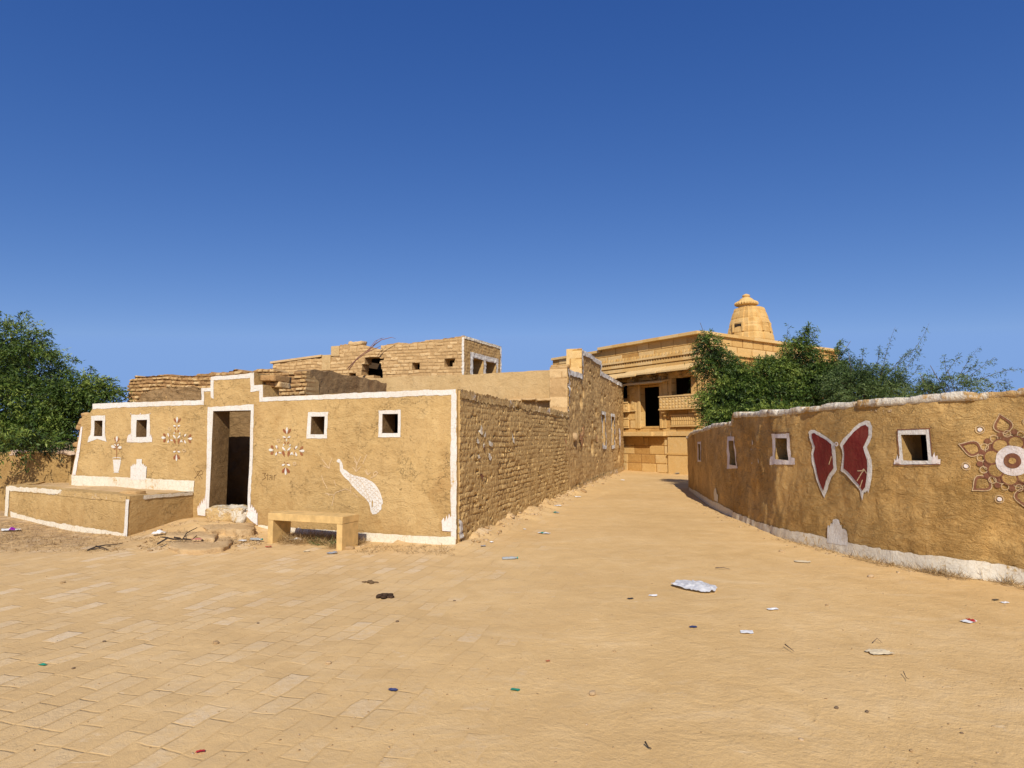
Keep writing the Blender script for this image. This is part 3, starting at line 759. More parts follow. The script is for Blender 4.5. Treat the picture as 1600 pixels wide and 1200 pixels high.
# door sill block
dm = (door[0] + door[1]) / 2
def fpt(s, n, z):
    xy = FW.xy(s) + FW.nr(s) * n
    return np.array([xy[0], xy[1], z])
def rough_block(mb, c, ax, ay, az, seed, n=(10, 5, 4), amp=0.02, round_=0.5, tone=0.6):
    """irregular stone: rounded box around centre c"""
    ax, ay, az = [np.array(q, float) for q in (ax, ay, az)]
    bm = bmesh.new(); bmesh.ops.create_cube(bm, size=2.0)
    bmesh.ops.subdivide_edges(bm, edges=bm.edges[:], cuts=n[0] if isinstance(n, tuple) else n, use_grid_fill=True)
    v = np.array([q.co[:] for q in bm.verts]); fs = [[q.index for q in f.verts] for f in bm.faces]; bm.free()
    r = np.linalg.norm(v, axis=1, keepdims=True); sph = v / r
    bl = .85 if round_ > .8 else round_ * .35
    v = v * (1 - bl) + sph * bl * 1.15
    w = np.array(c) + v[:, :1] * ax + v[:, 1:2] * ay + v[:, 2:] * az
    dn = np.column_stack([fbm(w[:, 0] * 7, w[:, 1] * 7, w[:, 2] * 7 + seed, 3), fbm(w[:, 0] * 7 + 30, w[:, 1] * 7, w[:, 2] * 7 + seed, 3), fbm(w[:, 0] * 7, w[:, 1] * 7 + 30, w[:, 2] * 7 + seed, 3)])
    w = w + amp * dn
    mb.add(w, fs, tone)
t3 = np.array([*(-WD), 0]); n3 = np.array([-.34, -.94, 0]); u3 = np.array([0, 0, 1.0])
mb = MB(); rough_block(mb, fpt(dm, -0.15, door[2] - 0.10), t3 * 0.37, n3 * 0.24, u3 * 0.12, 3, (16,), 0.035, 0.12)
mb.build('door_sill', M['white_chips2'], house, smooth=True)

# side wall on the lane, mud brick with the plaster worn off
bd, bt = bricks(0.095, 0.23, 0.015, 0.008, 5, joint=0.016, rr=20, wob=0.22, bulge=0.012)
def sw_disp(s, z):
    worn = sstep(-.35, .25, fbm(s * 1.3, z * 1.6, 44.5, 3))          # where the old render has stayed on
    return bd(s, z) * (1 - .6 * worn) + .012 * worn - .045 * sstep(.55, .9, fbm(s * 9, z * 13, 47.5, 3)) + .008 * fbm(s * 26, z * 15, 48.5, 3, .65)
SW = Wall([C, Dp], disp=sw_disp, tone=lambda s, z: np.where(fbm(s * 1.3, z * 1.6, 44.5, 3) > .1, .5 + .2 * vn(s * 5, z * 5, 3.3), bt(s, z)), seed=5, warp=0.02)
stp = [SW.hit(*p) for p in ((716, 611), (760, 620.5), (800, 628.5), (840, 637), (888, 647))]
sw = SW.build('side_wall', M['adobe'], [(-1, stp[0][1])] + stp + [(SW.L + 1, stp[-1][1])], thick=0.38, ds=0.017, dz=0.017, parent=house, rough=0.025, s0=0.05, off=0.016)
sw['label'] = 'bare mud brick side wall along the lane with worn plaster'
chip = [(max(s, 0.02), z + 0.01) for s, z in stp]
decal(SW, 'parapet_chips', M['white_chips'], [[(s, z + 0.02) for s, z in chip] + [(s, z - 0.11) for s, z in chip[::-1]]], house, off=0.034, jit=0.03)
decal(SW, 'corner_return', M['white'], [[(0.0, 0.40), (0.06, 0.36), (.17, .30), (.15, .12), (0.0, 0.1)]], house, off=0.04, jit=0.012)
for q in ((240, 220, 246, 300, 22), (275, 265, 270, 320, 16), (205, 320, 220, 370, 20), (300, 340, 325, 390, 30), (230, 440, 215, 490, 18), (300, 440, 312, 495, 26), (485, 280, 505, 370, 16), (260, 350, 262, 400, 14)):
    decal(SW, 'paint_remnant', M['white_worn'], [SW.H(petal(*q), (700, 620), 5)], house, off=0.035, jit=0.012)
decal(SW, 'paint_remnant', M['maroon_dull'], [SW.H([(225, 600), (245, 598), (262, 620), (245, 635)], (700, 620), 5)], house, off=0.035, jit=0.005)
decal(SW, 'paint_remnant', M['maroon_dull'], [SW.H(petal(265, 370, 268, 420, 12), (700, 620), 5)], house, off=0.035, jit=0.005)

# inner wall, partitions and roof slabs (a roofless passage behind the door)
inn = np.array([.34, .94]) / np.linalg.norm([.34, .94])
d0 = 0.38 + 1.10
M['room_shade'] = mud('room_shade_mud', (.10, .062, .032), (.075, .045, .022), (.05, .03, .014), streak=.6, crack=.1)  # near-black mud: the darkness of the rooms is put into its colour
IW = Wall([A0 + inn * d0 + (-WD) * 0.3, C + inn * d0 + WD * 0.42], disp=smoothwall(.03, .03, 21), seed=21)
k_ = door[0] - float(IW.s[1]) - .3
IW.build('inner_wall', M['mud_jamb_shaded'], 2.35, thick=0.3, ds=0.03, dz=0.03, parent=house, rough=0.03, s0=door[0] - 1.35, s1=door[1] + .1)
IW.build('inner_wall', M['room_shade'], 2.25, thick=0.3, ds=0.08, dz=0.08, parent=house, rough=0.03, s1=door[0] - 1.352)
IW.build('inner_wall', M['room_shade'], 2.25, thick=0.3, ds=0.08, dz=0.08, parent=house, rough=0.03, s0=door[1] + .102)
s_d0, s_d1 = door[0], door[1]
for s, n0_ in ((s_d0 - 1.22, .62), (s_d1 + 0.06, .385)):
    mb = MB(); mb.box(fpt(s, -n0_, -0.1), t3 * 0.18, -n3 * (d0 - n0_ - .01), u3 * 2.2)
    mb.build('partition', M['room_shade'], house)  # added to keep passage light out of the rooms
def slab(s0, s1, n0, n1, z=2.02, h=0.12):
    mb = MB(); mb.box(fpt(s0, -n0, z), t3 * (s1 - s0), -n3 * (n1 - n0), u3 * h); mb.build('roof', M['room_shade'], house)
slab(HF(146, 700)[0] - 0.1, s_d0 - 1.05, 0.385, d0 - 0.01); slab(s_d1 + 0.05, FW.L - 0.42, 0.385, d0 - 0.01); slab(s_d0 - 1.045, s_d1 + 0.045, 0.385, 0.385 + 0.28, 2.16)  # last slab is added over the passage to darken it
# end wall of the left room
EW = Wall([A0 + inn * d0 + (-WD) * .35, A0 + inn * .385 + (-WD) * .35], disp=smoothwall(.02, .01, 9), seed=9)
EW.build('end_wall', M['room_shade'], 2.05, thick=0.3, ds=0.1, dz=0.1, parent=house)
# ragged stone end left of the front, above the low wall
# ================================================================== 2 platform (raised seat) in front of the house
ZT = 0.70
P1 = np.array(gnd(199, 846)); P2 = np.array(gnd(12, 758, ZT + 0.02))
P1b = FW.xy(FW.hit(303, 770)[0]) ; P2b = P2 + np.array([-0.25, 1.5])
plat = thing('mud_platform', 'raised mud platform with white edges in front of the painted house', 'platform', (P1[0], P1[1], 0))
PW = Wall([P2b, P2, P1, P1b], disp=smoothwall(.014, .006, 13), seed=13)
sc1 = float(PW.s[2]); sc2_ = float(PW.s[3]); 
prt = [(-1, ZT + .02), (sc1, ZT + .02), (sc2_, ZT - 0.005), (PW.L, .66), (PW.L + 1, .66)]
pf = PW.build('platform_wall', M['mud'], prt, thick=0.25, parent=plat, rough=0.012)
bw = lambda s0, s1, za, zb_, f=0.0: [(s0, za), (s1, zb_)]
def zline(pxs): return [PW.hit(*p) for p in pxs]
pb_top = zline([(18, 799), (60, 812), (110, 820), (160, 828), (196, 833)])
decal(PW, 'base_band', M['white_worn'], [pb_top + [(sc2_ - .02, -0.1), (pb_top[0][0], -0.1)]], plat, off=0.009, jit=0.012)
decal(PW, 'corner_band', M['white'], [[(sc2_ - 0.10, -.1), (sc2_ - 0.002, -.1), (sc2_ - .002, .64), (sc2_ - .085, .64)]], plat, off=0.012, jit=0.006)
decal(PW, 'corner_band', M['white_worn'], [[(sc1 + 0.0, -.1), (sc1 + 0.13, -.1), (sc1 + .12, .70), (sc1 + 0.0, .70)]], plat, off=0.0115, jit=0.008)
decal(PW, 'edge_band', M['white_chips'], [[(sc1 + .12, .71), (sc1 + .12, .62), (sc2_ - .08, .60), (sc2_ - .08, .69)]], plat, off=0.010, jit=0.012)
decal(PW, 'edge_band', M['white_worn'], [[(sc1 + .10, .71), (sc1 + .10, .63), (sc1 + 1.75, .625), (sc1 + 1.9, .70)]], plat, off=0.013, jit=0.012)
decal(PW, 'edge_band', M['white_worn'], [[(sc2_ + .25, .685), (sc2_ + .25, .63), (PW.L - .02, .60), (PW.L - .02, .655)]], plat, off=0.012, jit=0.012)
# top surface
nu, nv = 60, 34
uu, vv = np.meshgrid(np.linspace(0, 1, nu), np.linspace(0, 1, nv), indexing='ij')
q00, q10, q11, q01 = P2 + np.array([0.02, .02]), P1 + np.array([0., 0.03]), P1b + np.array([0.0, 0.0]), P2b
txy = (q00 * ((1 - uu) * (1 - vv))[..., None] + q10 * (uu * (1 - vv))[..., None] + q11 * (uu * vv)[..., None] + q01 * ((1 - uu) * vv)[..., None]).reshape(-1, 2)
tzz = ZT - 0.02 + vv.ravel() * (.07 * (1 - uu.ravel()) - .035 * uu.ravel()) + 0.02 * fbm(txy[:, 0] * 2, txy[:, 1] * 2, 3, 3)
idx = np.arange(nu * nv).reshape(nu, nv)
tf = np.column_stack([idx[:-1, :-1].ravel(), idx[1:, :-1].ravel(), idx[1:, 1:].ravel(), idx[:-1, 1:].ravel()])
mesh_obj('platform_top', np.column_stack([txy, tzz]), tf, M['slab'], plat, uv=txy)

def stone_thing(name, label, cat, loc, ax, ay, az, seed, mat, group=None, amp=0.02, rnd=0.6, cuts=6):
    mb = MB(); rough_block(mb, loc, ax, ay, az, seed, (cuts,), amp, rnd, tone=random.uniform(.2, .9))
    o = mb.build(name, mat, None, smooth=True, origin=loc)
    return tag(o, label, cat, group)
def rot(v, a):
    c_, s_ = math.cos(a), math.sin(a); return np.array([v[0] * c_ - v[1] * s_, v[0] * s_ + v[1] * c_, v[2]])
# stones lying on the platform
p = gnd(205, 771, .70); stone_thing('broken_stone', 'broken brown stone on the front right corner of the platform', 'stone', (p[0], p[1] + .05, .69), t3 * .16, n3 * .10, u3 * .05, 3, M['rubble'], amp=.025)
p = gnd(141, 752, .71); stone_thing('flat_stone', 'flat tan stone lying on the back of the platform', 'stone', (p[0], p[1], .73), t3 * .15, n3 * .10, u3 * .04, 4, M['stone'])
p = gnd(30, 753, .70); stone_thing('flat_stone', 'pinkish flat stone at the left end of the platform', 'stone', (p[0], p[1] + .1, .70), t3 * .14, n3 * .1, u3 * .03, 5, M['pinkstone'])
p = gnd(215, 758.5, .70)
bx, by = float(p[0]), float(p[1])
mbb = MB()
for i in range(46):
    a, r_ = random.uniform(0, 6.3), random.uniform(0, 1) ** .6
    q = np.array([bx + .22 * r_ * math.cos(a), by + .10 * r_ * math.sin(a), .70 + .08 * (1 - r_)])
    rough_block(mbb, q, rot((.022, 0, 0), a), rot((0, .018, 0), a), (0, 0, .015), i, (2,), .006, .6)
tag(mbb.build('brick_crumbs', M['redbrick'], None, smooth=True, origin=(bx, by, .65)), 'small heap of crushed red brick against the wall on the platform', 'brick heap', kind='stuff')

# ================================================================== 3 low garden wall at the left, under the tree
LWa, LWb = np.array(at(-420, 709, 14.3)[:2]), np.array(at(111, 709, 12.55)[:2])
LW = Wall([LWa, LWb], disp=smoothwall(.03, .012, 17), seed=17)
lw = LW.build('low_mud_wall', M['mud_low'], [(-1, 1.27), (LW.L - 1.5, 1.27), (LW.L - .8, 1.32), (LW.L + 1, 1.26)], thick=0.4, rough=0.05, origin=(LWa[0], LWa[1], 0))
tag(lw, 'low brown mud wall at the far left below the overhanging tree', 'wall')
for i, (px, py) in enumerate(((27, 707), (104, 710))):
    s, z = LW.hit(px, py)
    q = LW.xy(s) + LW.nr(s) * -0.08
    lab = ('pale chipped coping stone under leaves on the low left wall', 'pale coping stone on the low wall beside the house corner')[i]
    stone_thing('coping_stone', lab, 'stone', (q[0], q[1], 1.29), t3 * .22, n3 * .13, u3 * .045, 30 + i, M['pinkstone'], amp=.03)
# ragged stones at the end of the painted front
mb = MB()
for i in range(9):
    z = 1.10 + i * 0.115
    q = A0 - WD * (.02 + 0.022 * i + random.uniform(-.05, .05)) + inn * random.uniform(.24, .34)
    rough_block(mb, (q[0], q[1], z), rot(t3 * random.uniform(.12, .2), random.uniform(-.3, .3)), n3 * .16, u3 * random.uniform(.04, .065), 60 + i, (4,), .03, .6, tone=random.random() * .6)
mb.build('broken_end', M['rubble'], house, smooth=True)

# ================================================================== 4 slabs of the doorstep
step = thing('stone_step', 'worn stone slabs stepping up to the open doorway', 'doorstep', (*FW.xy(dm), 0))
def slab_poly(name, pxs, z, h, seed, parent, mat=M['slab'], jit=.02):
    pts = [np.array(gnd(x, y, z)) for x, y in pxs]
    o = []
    for a, b in zip(pts, pts[1:] + pts[:1]):
        k = max(1, int(np.linalg.norm(b - a) / 0.05))
        for t in range(k): o.append(a + (b - a) * t / k)
    o = np.array(o); o = o + jit * np.column_stack([fbm(o[:, 0] * 5, o[:, 1] * 5, seed, 2), fbm(o[:, 0] * 5, o[:, 1] * 5, seed + 7, 2)])
    c0 = o.mean(0)
    rings = [(o, z - h), (o + (c0 - o) * 0.005, z - .05), (o + (c0 - o) * 0.012, z - 0.03), (o + (c0 - o) * 0.006, z - 0.008), (o + (c0 - o) * .022, z)]
    for f in (.75, .45, .2): rings.append((c0 + (o - c0) * f, z + 0.004))
    vs, fs = [], []
    n = len(o)
    for r_, zz in rings:
        e = 0.014 * fbm(r_[:, 0] * 13, r_[:, 1] * 13, seed + zz * 20, 3)
        for (x, y), d in zip(r_, e): vs.append((x + d * 1.2 * (zz < z), y + d * 1.2 * (zz < z), zz + d * .6))
    for k in range(len(rings) - 1):
        for i in range(n): fs.append((k * n + i, k * n + (i + 1) % n, (k + 1) * n + (i + 1) % n, (k + 1) * n + i))
    vs.append((c0[0], c0[1], z + .004)); 
    for i in range(n): fs.append(((len(rings) - 1) * n + i, (len(rings) - 1) * n + (i + 1) % n, len(vs) - 1))
    return mesh_obj(name, vs, fs, mat, parent, uv=[v[:2] for v in vs])
slab_poly('upper_slab', [(286, 806), (327, 808), (396, 812), (397, 826), (375, 828), (348, 826), (325, 829), (318, 822), (285, 812)], .185, .2, 1, step)
slab_poly('middle_slab', [(256, 823), (300, 822), (342, 832), (335, 842), (300, 838), (260, 838)], .125, .16, 5, step)
slab_poly('lower_slab', [(262, 848), (300, 838), (340, 834), (360, 836), (366, 846), (350, 855), (318, 859), (280, 858)], .072, .14, 2, step)

# ================================================================== 5 the bench
BL = np.array(gnd(417, 852)); BR = np.array(gnd(534, 861)); bdv = BR - BL; blen = np.linalg.norm(bdv); bdv /= blen
bn = np.array([-bdv[1], bdv[0]]); 
bt3, bn3 = np.array([*bdv, 0]), np.array([*bn, 0])
bench = thing('stone_bench', 'plain tan cast stone bench on two slab legs before the peacock wall', 'bench', (BL[0], BL[1], 0))
b0 = np.array([BL[0], BL[1], 0]); lw_ = 0.095; bdp = 0.40; bh = 0.475
mb = MB(); mb.box(b0 + u3 * (bh - .105), bt3 * blen, bn3 * bdp, u3 * .105); mb.build('seat', M['bench'], bench, bevel=.006)
for k in (0, 1):
    mb = MB(); mb.box(b0 - u3 * .06 + bt3 * (0.003 + k * (blen - lw_ - .006)) + bn3 * .003, bt3 * lw_, bn3 * (bdp - .006), u3 * (bh - .107 + .06)); mb.build('leg', M['bench'], bench, bevel=.005)

# ================================================================== 6 tall house in the lane
bd2, bt2 = bricks(0.16, 0.34, 0.004, 0.018, 8, joint=0.03, rr=9, wob=0.6, bulge=0.05)
def holes_d(s, z):
    d = bd2(s, z) - .08 * sstep(.55, .9, fbm(s * 3.5, z * 5, 84.5, 3)) + .010 * fbm(s * 16, z * 12, 85.5, 2)
    for hs, hz, hr, hd in PITS: d = d - hd * np.exp(-(((s - hs) / hr) ** 2 + ((z - hz) / hr) ** 2) ** 2)
    return d
TW0 = Wall([Dp, E]); 
PITS = [(*TW0.hit(860 + x / 6.664, 540 + y / 6.664), r_, d_) for x, y, r_, d_ in ((347, 493, .13, .22), (316, 590, .17, .26), (540, 550, .16, .2), (440, 1060, .22, .18), (245, 1000, .13, .2), (480, 700, .12, .1), (700, 640, .15, .1), (345, 930, .13, .1), (712, 1140, .3, .14))]
TW = Wall([Dp, E], disp=holes_d, tone=bt2, seed=8, warp=0.02)
tall = thing('lane_house', 'tall mud plastered house in the lane with white stepped parapet and slit windows', 'house', (Dp[0], Dp[1], 0))
tp = [TW.hit(*q) for q in ((889, 577), (909.3, 584.5), (909.7, 546.5), (938, 564.8), (938.6, 581), (958, 591), (977, 602.5))]
whs = [rect(TW, 939.2, 944.6, 648, 695.5), rect(TW, 954.4, 958.6, 651.5, 695.5), (TW.hit(965.5, 660)[0], TW.hit(967.3, 660)[0], TW.hit(966, 664)[1], TW.hit(966, 652)[1])]
sp = float(TW.hit(909.5, 560)[0]); 
o = TW.build('lane_wall', M['adobe2'], [(-1, tp[0][1])] + tp + [(TW.L + 1, tp[-1][1])], thick=0.47, holes=whs, ds=0.03, dz=0.03, parent=tall, rough=0.0)
bandp = [tp[0], (sp - .01, tp[1][1]), (sp + .0, tp[2][1]), tp[3], (tp[4][0], tp[4][1]), tp[5], tp[6]]
w_ = 0.16
strip = [[tp[0], tp[1], (tp[1][0], tp[1][1] - w_), (tp[0][0], tp[0][1] - w_)], [(sp - .0, tp[1][1] - w_), (sp + .20, tp[1][1] - w_), (sp + .20, tp[2][1]), (sp - .0, tp[2][1])],
         [tp[2], tp[3], (tp[3][0], tp[3][1] - w_), (tp[2][0], tp[2][1] - w_)], [(tp[3][0] - .2, tp[3][1]), (tp[3][0], tp[3][1]), (tp[3][0], tp[4][1] - w_), (tp[3][0] - .2, tp[4][1] - w_)],
         [tp[4], tp[6], (tp[6][0], tp[6][1] - w_), (tp[4][0], tp[4][1] - w_)], [(0.0, tp[0][1]), (.13, tp[0][1]), (.13, 2.3), (0.0, 2.3)]]
decal(TW, 'parapet_band', M['white'], strip, tall, off=0.03, jit=.01)
for h in whs[:2]:
    decal(TW, 'window_frame', M['white'], [[(h[0] - .12, h[2] - .14), (h[1] + .2, h[2] - .14), (h[1] + .18, h[3] + .12), (h[0] - .1, h[3] + .12)]], tall, holes=[hrect(h)], off=.03, jit=.01)
decal(TW, 'window_frame', M['pink_white'], [[(whs[2][0] - .05, whs[2][2] - 1.0), (whs[2][1] + .1, whs[2][2] - 1.0), (whs[2][1] + .1, whs[2][2] - .15), (whs[2][0] - .05, whs[2][2] - .15)]], tall, off=.03, jit=.01)
decal(TW, 'base_band', M['white_chips'], [[(0.3, -.1), (TW.L, -.1), (TW.L, .24), (6, .22), (0.3, .2)]], tall, off=.035, jit=.03)
sr = [SWx for SWx in ([(290, 760, 278, 800, 24), (330, 800, 310, 1080, 30), (140, 920, 160, 1150, 26), (470, 920, 475, 1010, 18), (300, 880, 295, 990, 26)])]
M['red_stain'] = paint('red_stain', (.42, .20, .095), (.60, .40, .17), wear=.75)
for q in sr[1:]: decal(TW, 'red_stain', M['red_stain'], [TW.H(petal(*q), (860, 540), 6.664)], tall, off=.03, jit=.02)
mb = MB(); q = TW.hit(860 + 240 / 6.664, 540 + 950 / 6.664); rough_block(mb, TW.P([q[0]], [q[1]])[0] + np.array([.02, -.0, 0]), (.1, .0, 0), (0, .16, 0), (0, 0, .11), 4, (5,), .03, .9)
mb.build('projecting_stone', M['stone'], tall, smooth=True)
# front end: dressed stone facing (thickness of the wall) and raised pier
ld3 = np.array([*( (E - Dp) / np.linalg.norm(E - Dp)), 0]); ln3 = np.array([ld3[1], -ld3[0], 0])
bd3, bt3_ = bricks(0.30, 0.50, 0.014, 0.008, 15, joint=0.014, rr=9, wob=0.12)
def facing(name, s, z0, z1, w, parent, mat, seed, setout=0.02):
    p0 = np.array([Dp[0], Dp[1]]) + ld3[:2] * s - ln3[:2] * w; p1 = np.array([Dp[0], Dp[1]]) + ld3[:2] * s - ln3[:2] * 0.0
    W_ = Wall([p0 - ld3[:2] * setout, p1 - ld3[:2] * setout], disp=bricks(0.27, 0.5, .014, .010, seed, joint=.014, rr=9, wob=.12)[0], tone=bricks(0.27, 0.5, .014, .010, seed, joint=.014, rr=9, wob=.12)[1], seed=seed)
    return W_.build(name, mat, z1, zb=z0, thick=setout - .003 + .04, ds=.03, dz=.03, parent=parent, rough=.01)
facing('stone_facing', 0, 1.9, tp[0][1] + .05, .49, tall, M['coursed'], 15, .05)
facing('stone_facing', sp, tp[1][1] - .1, tp[2][1] + .03, .49, tall, M['ashlar'], 16, .05)
# rubble cap on the front end
mb = MB()
for i in range(3):
    q = Dp + ld3[:2] * .25 - ln3[:2] * (.09 + .16 * i); rough_block(mb, (q[0], q[1], tp[0][1] + .07), ln3 * .09, ld3 * .14, u3 * .055, 80 + i, (4,), .02, .5, tone=.3)
mb.build('coping_stones', M['rubble'], tall, smooth=True)
# plaster front wall running left from the corner
PWa, PWb = Dp + WD * 9.2 - ln3[:2] * .45 + ld3[:2] * .12, Dp - ln3[:2] * .475 + ld3[:2] * .12
FP = Wall([PWa, PWb], disp=smoothwall(.03, .01, 25), seed=25)
ftp = [FP.hit(*q) for q in ((600, 590), (610, 588.6), (660, 587), (725, 585.6), (800, 581.5), (860, 577.8))]
o = FP.build('front_wall', M['mud_pale'], [(-1, ftp[0][1])] + ftp + [(FP.L + 1, ftp[-1][1])], thick=.4, zc=1.9, ds=.06, dz=.05, parent=tall, rough=.012)
o['label'] = 'pale plastered wall rising behind the mud brick side wall'
mb = MB(); h0 = FP.hit(795, 625); h1 = FP.hit(862, 624); 
a_ = FP.P([h0[0]], [h0[1]])[0]; b_ = FP.P([h1[0]], [h1[1]])[0]; dd = (b_ - a_); 
for i in range(3):
    rough_block(mb, a_ + dd * (i + .5) / 3 + np.array([-.03, -.10, -.02 + .03 * (i % 2)]), dd / 6.2, (0, .13, 0), (0, 0, .028), 90 + i, (5,), .015, .3, tone=.6)
mb.build('stone_ledge', M['coursed'], tall, smooth=True)
# back, far side and roof so that the rooms behind the windows are dark
mb = MB()
bk = np.array([Dp[0], Dp[1], 0])
mb.box(bk - ln3 * 4.0 + ld3 * .6 - u3 * .2, -ln3 * .3, ld3 * 12.0, u3 * 3.4); mb.box(bk - ln3 * 4.0 + ld3 * 12.2 - u3 * .2, ln3 * 3.5, ld3 * .3, u3 * 3.9)
mb.build('rear_wall', M['mud_pale'], tall)
mb = MB(); mb.box(bk - ln3 * 4.0 + ld3 * .6 + u3 * 3.0, ln3 * 3.52, ld3 * 12.0, u3 * .15); mb.build('roof', M['mud_pale'], tall)

# ================================================================== 7 ruined stone house behind the painted house
Q = np.array(at(478, 579, 13.5)[:2])
Ql = Q + WD * along(Q, WD, 196)
rd, rt = bricks(0.088, 0.17, 0.045, 0.016, 33, joint=.020, rr=14, wob=.75, bulge=.03)
ruin = thing('ruined_house', 'roofless rubble stone ruin right behind the stepped parapet of the painted house', 'ruin', (Q[0], Q[1], 0))
RW = Wall([Ql, Q], disp=rd, tone=rt, seed=33, warp=.02)
rtp = [RW.hit(*q) for q in ((196, 592), (240, 588), (300, 585), (336, 583), (380, 580), (423, 578), (450, 579), (478, 579))]
RW.build('front_wall', M['rubble'], [(-1, rtp[0][1])] + rtp + [(RW.L + 1, rtp[-1][1])], thick=.45, zc=1.9, ds=.020, dz=.017, parent=ruin, rough=.065)
patch = RW.H([(213, 628), (222, 616), (238, 609), (262, 606), (288, 604), (312, 605), (316, 612), (316, 632), (213, 634)])
decal(RW, 'plaster_patch', M['mud_dark'], [patch], ruin, off=.035, jit=.04, step=.04)
Q2 = np.array(at(604, 600, 16.4)[:2])
RS = Wall([Q, Q2], disp=smoothwall(.03, .02, 41), seed=41)
rsp = [RS.hit(*q) for q in ((479, 578), (520, 580), (556, 588), (580, 593.5), (604, 598))]
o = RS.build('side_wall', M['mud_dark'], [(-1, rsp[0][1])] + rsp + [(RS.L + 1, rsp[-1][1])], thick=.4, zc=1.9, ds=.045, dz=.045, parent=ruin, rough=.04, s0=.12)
o['label'] = 'dark rough plastered side wall of the ruin'
# end wall at the far left and lintel slab of the doorway
LE = Wall([Ql + inn * 3.0, Ql], disp=rd, tone=rt, seed=34, warp=.02)
LE.build('end_wall', M['rubble'], [(-1, 2.6), (1.0, 2.7), (3.0, rtp[0][1]), (4, rtp[0][1])], thick=.4, zc=1.9, ds=.04, dz=.03, parent=ruin, rough=.06, s1=2.88)
lnt = thing('lintel_slab', 'loose brown stone slab jutting out behind the top of the white parapet', 'slab', (*FW.xy(FW.hit(410, 610)[0]), 2.3))
mb = MB(); q0 = FW.hit(399, 592); q1 = FW.hit(421, 592); 
pa = fpt(q0[0] + .12, -.30, FW.hit(410, 592)[1] - .0)
rough_block(mb, pa + t3 * .05 + u3 * .02, t3 * .15, n3 * .22, u3 * .05, 5, (6,), .010, .15, tone=.15)
for i in range(3): rough_block(mb, pa + t3 * (-.02 + .09 * i) + u3 * -.085 - n3 * .05, t3 * .05, n3 * .16, u3 * .045, 12 + i, (4,), .015, .4, tone=random.random())
mb.build('slab', M['rubble'], lnt, smooth=True)

# ================================================================== 8 upper house on the rise behind
U0 = np.array(at(725.5, 526, 24.0)[:2])
UL = U0 + WD * along(U0, WD, 423)
ud, ut = bricks(0.135, 0.28, 0.026, 0.012, 51, joint=.020, rr=9, wob=.5, bulge=.03)
upper = thing('upper_house', 'flat roofed stone house with white corner edging and a ragged hole, behind the ruin', 'house', (U0[0], U0[1], 0))
UF = Wall([UL, U0], disp=ud, tone=ut, seed=51, warp=.02)
utp = [UF.hit(*q) for q in ((423, 568.5), (470, 562), (503.5, 557.5), (504, 556), (516.6, 555), (517, 542.5), (530, 541.5), (531, 539), (548, 537), (560, 538), (572, 540), (595, 546), (596, 539), (640, 534.5), (690, 528.5), (725.5, 525))]
def ur(x0, x1, y0, y1): return rect(UF, x0, x1, y0, y1)
uh = [ur(570, 594, 558, 570), ur(566, 596, 568, 578), ur(565, 598, 577, 586), ur(584, 598, 585, 594), ur(594, 600, 560, 563), ur(545, 556, 583, 588), ur(644, 656, 566.5, 577.5), ur(694, 711, 560.5, 567), ur(694, 707, 566, 573)]
o = UF.build('front_wall', M['coursed'], [(-1, utp[0][1])] + utp + [(UF.L + 1, utp[-1][1])], thick=.5, holes=uh, zc=2.6, ds=.035, dz=.03, parent=upper, rough=.055)
sA, sB = UF.hit(531, 560)[0], UF.hit(596, 560)[0]
UB = np.array(at(783, 541.5, 27.0)[:2])
US = Wall([U0, UB], disp=bricks(.12, .3, .014, .014, 52, joint=.03, rr=8, wob=.4)[0], tone=bricks(.12, .3, .014, .014, 52, joint=.03, rr=8, wob=.4)[1], seed=52, warp=.015)
stt = US.hit(726, 525)[1], US.hit(783, 541.5)[1]
uw = [rect(US, 738.5, 755, 561, 600), rect(US, 759, 775, 566, 600)]
uw = [(a, b, 2.2, d) for a, b, c_, d in uw]
US.build('side_wall', M['adobe2'], [(-1, stt[0]), (0, stt[0]), (US.L, stt[1]), (US.L + 1, stt[1])], thick=.45, holes=uw, zc=2.6, ds=.045, dz=.04, parent=upper, rough=.012, s0=.06)
w_ = .11
decal(US, 'parapet_band', M['white_worn'], [[(0, stt[0]), (US.L, stt[1]), (US.L, stt[1] - w_), (0, stt[0] - w_)]], upper, off=.02, jit=.01)
decal(US, 'corner_band', M['white'], [[(US.L - .13, 2.2), (US.L, 2.2), (US.L, stt[1] - .1), (US.L - .13, stt[1] - .1)]], upper, off=.022, jit=.01)
decal(UF, 'corner_band', M['white'], [[(UF.L - .09, 2.2), (UF.L, 2.2), (UF.L, utp[-1][1] - .02), (UF.L - .09, utp[-1][1] - .02)]], upper, off=.03, jit=.01)
a0, a1, a2, a3 = uw[0][0], uw[0][1], uw[1][0], uw[1][1]
zt_ = (uw[0][3] + uw[1][3]) / 2
decal(US, 'window_frame', M['white'], [[(a0 - .22, 2.2), (a0 - .0, 2.2), (a0, zt_ - .0), (a0 - .22, zt_)], [(a0 - .22, zt_ - .05), (a3 + .2, zt_ - .05), (a3 + .2, zt_ + .2), (a0 - .22, zt_ + .2)], [(a1 - .02, 2.2), (a2 + .02, 2.2), (a2 + .02, zt_), (a1 - .02, zt_)], [(a3, 2.2), (a3 + .16, 2.2), (a3 + .16, zt_), (a3, zt_)]], upper,
      holes=[hrect(uw[0]), hrect(uw[1])], off=.02, jit=.008)
ub3 = np.array([U0[0], U0[1], 0]); uld = np.array([*((UB - U0) / np.linalg.norm(UB - U0)), 0])
wd3 = np.array([*WD, 0])
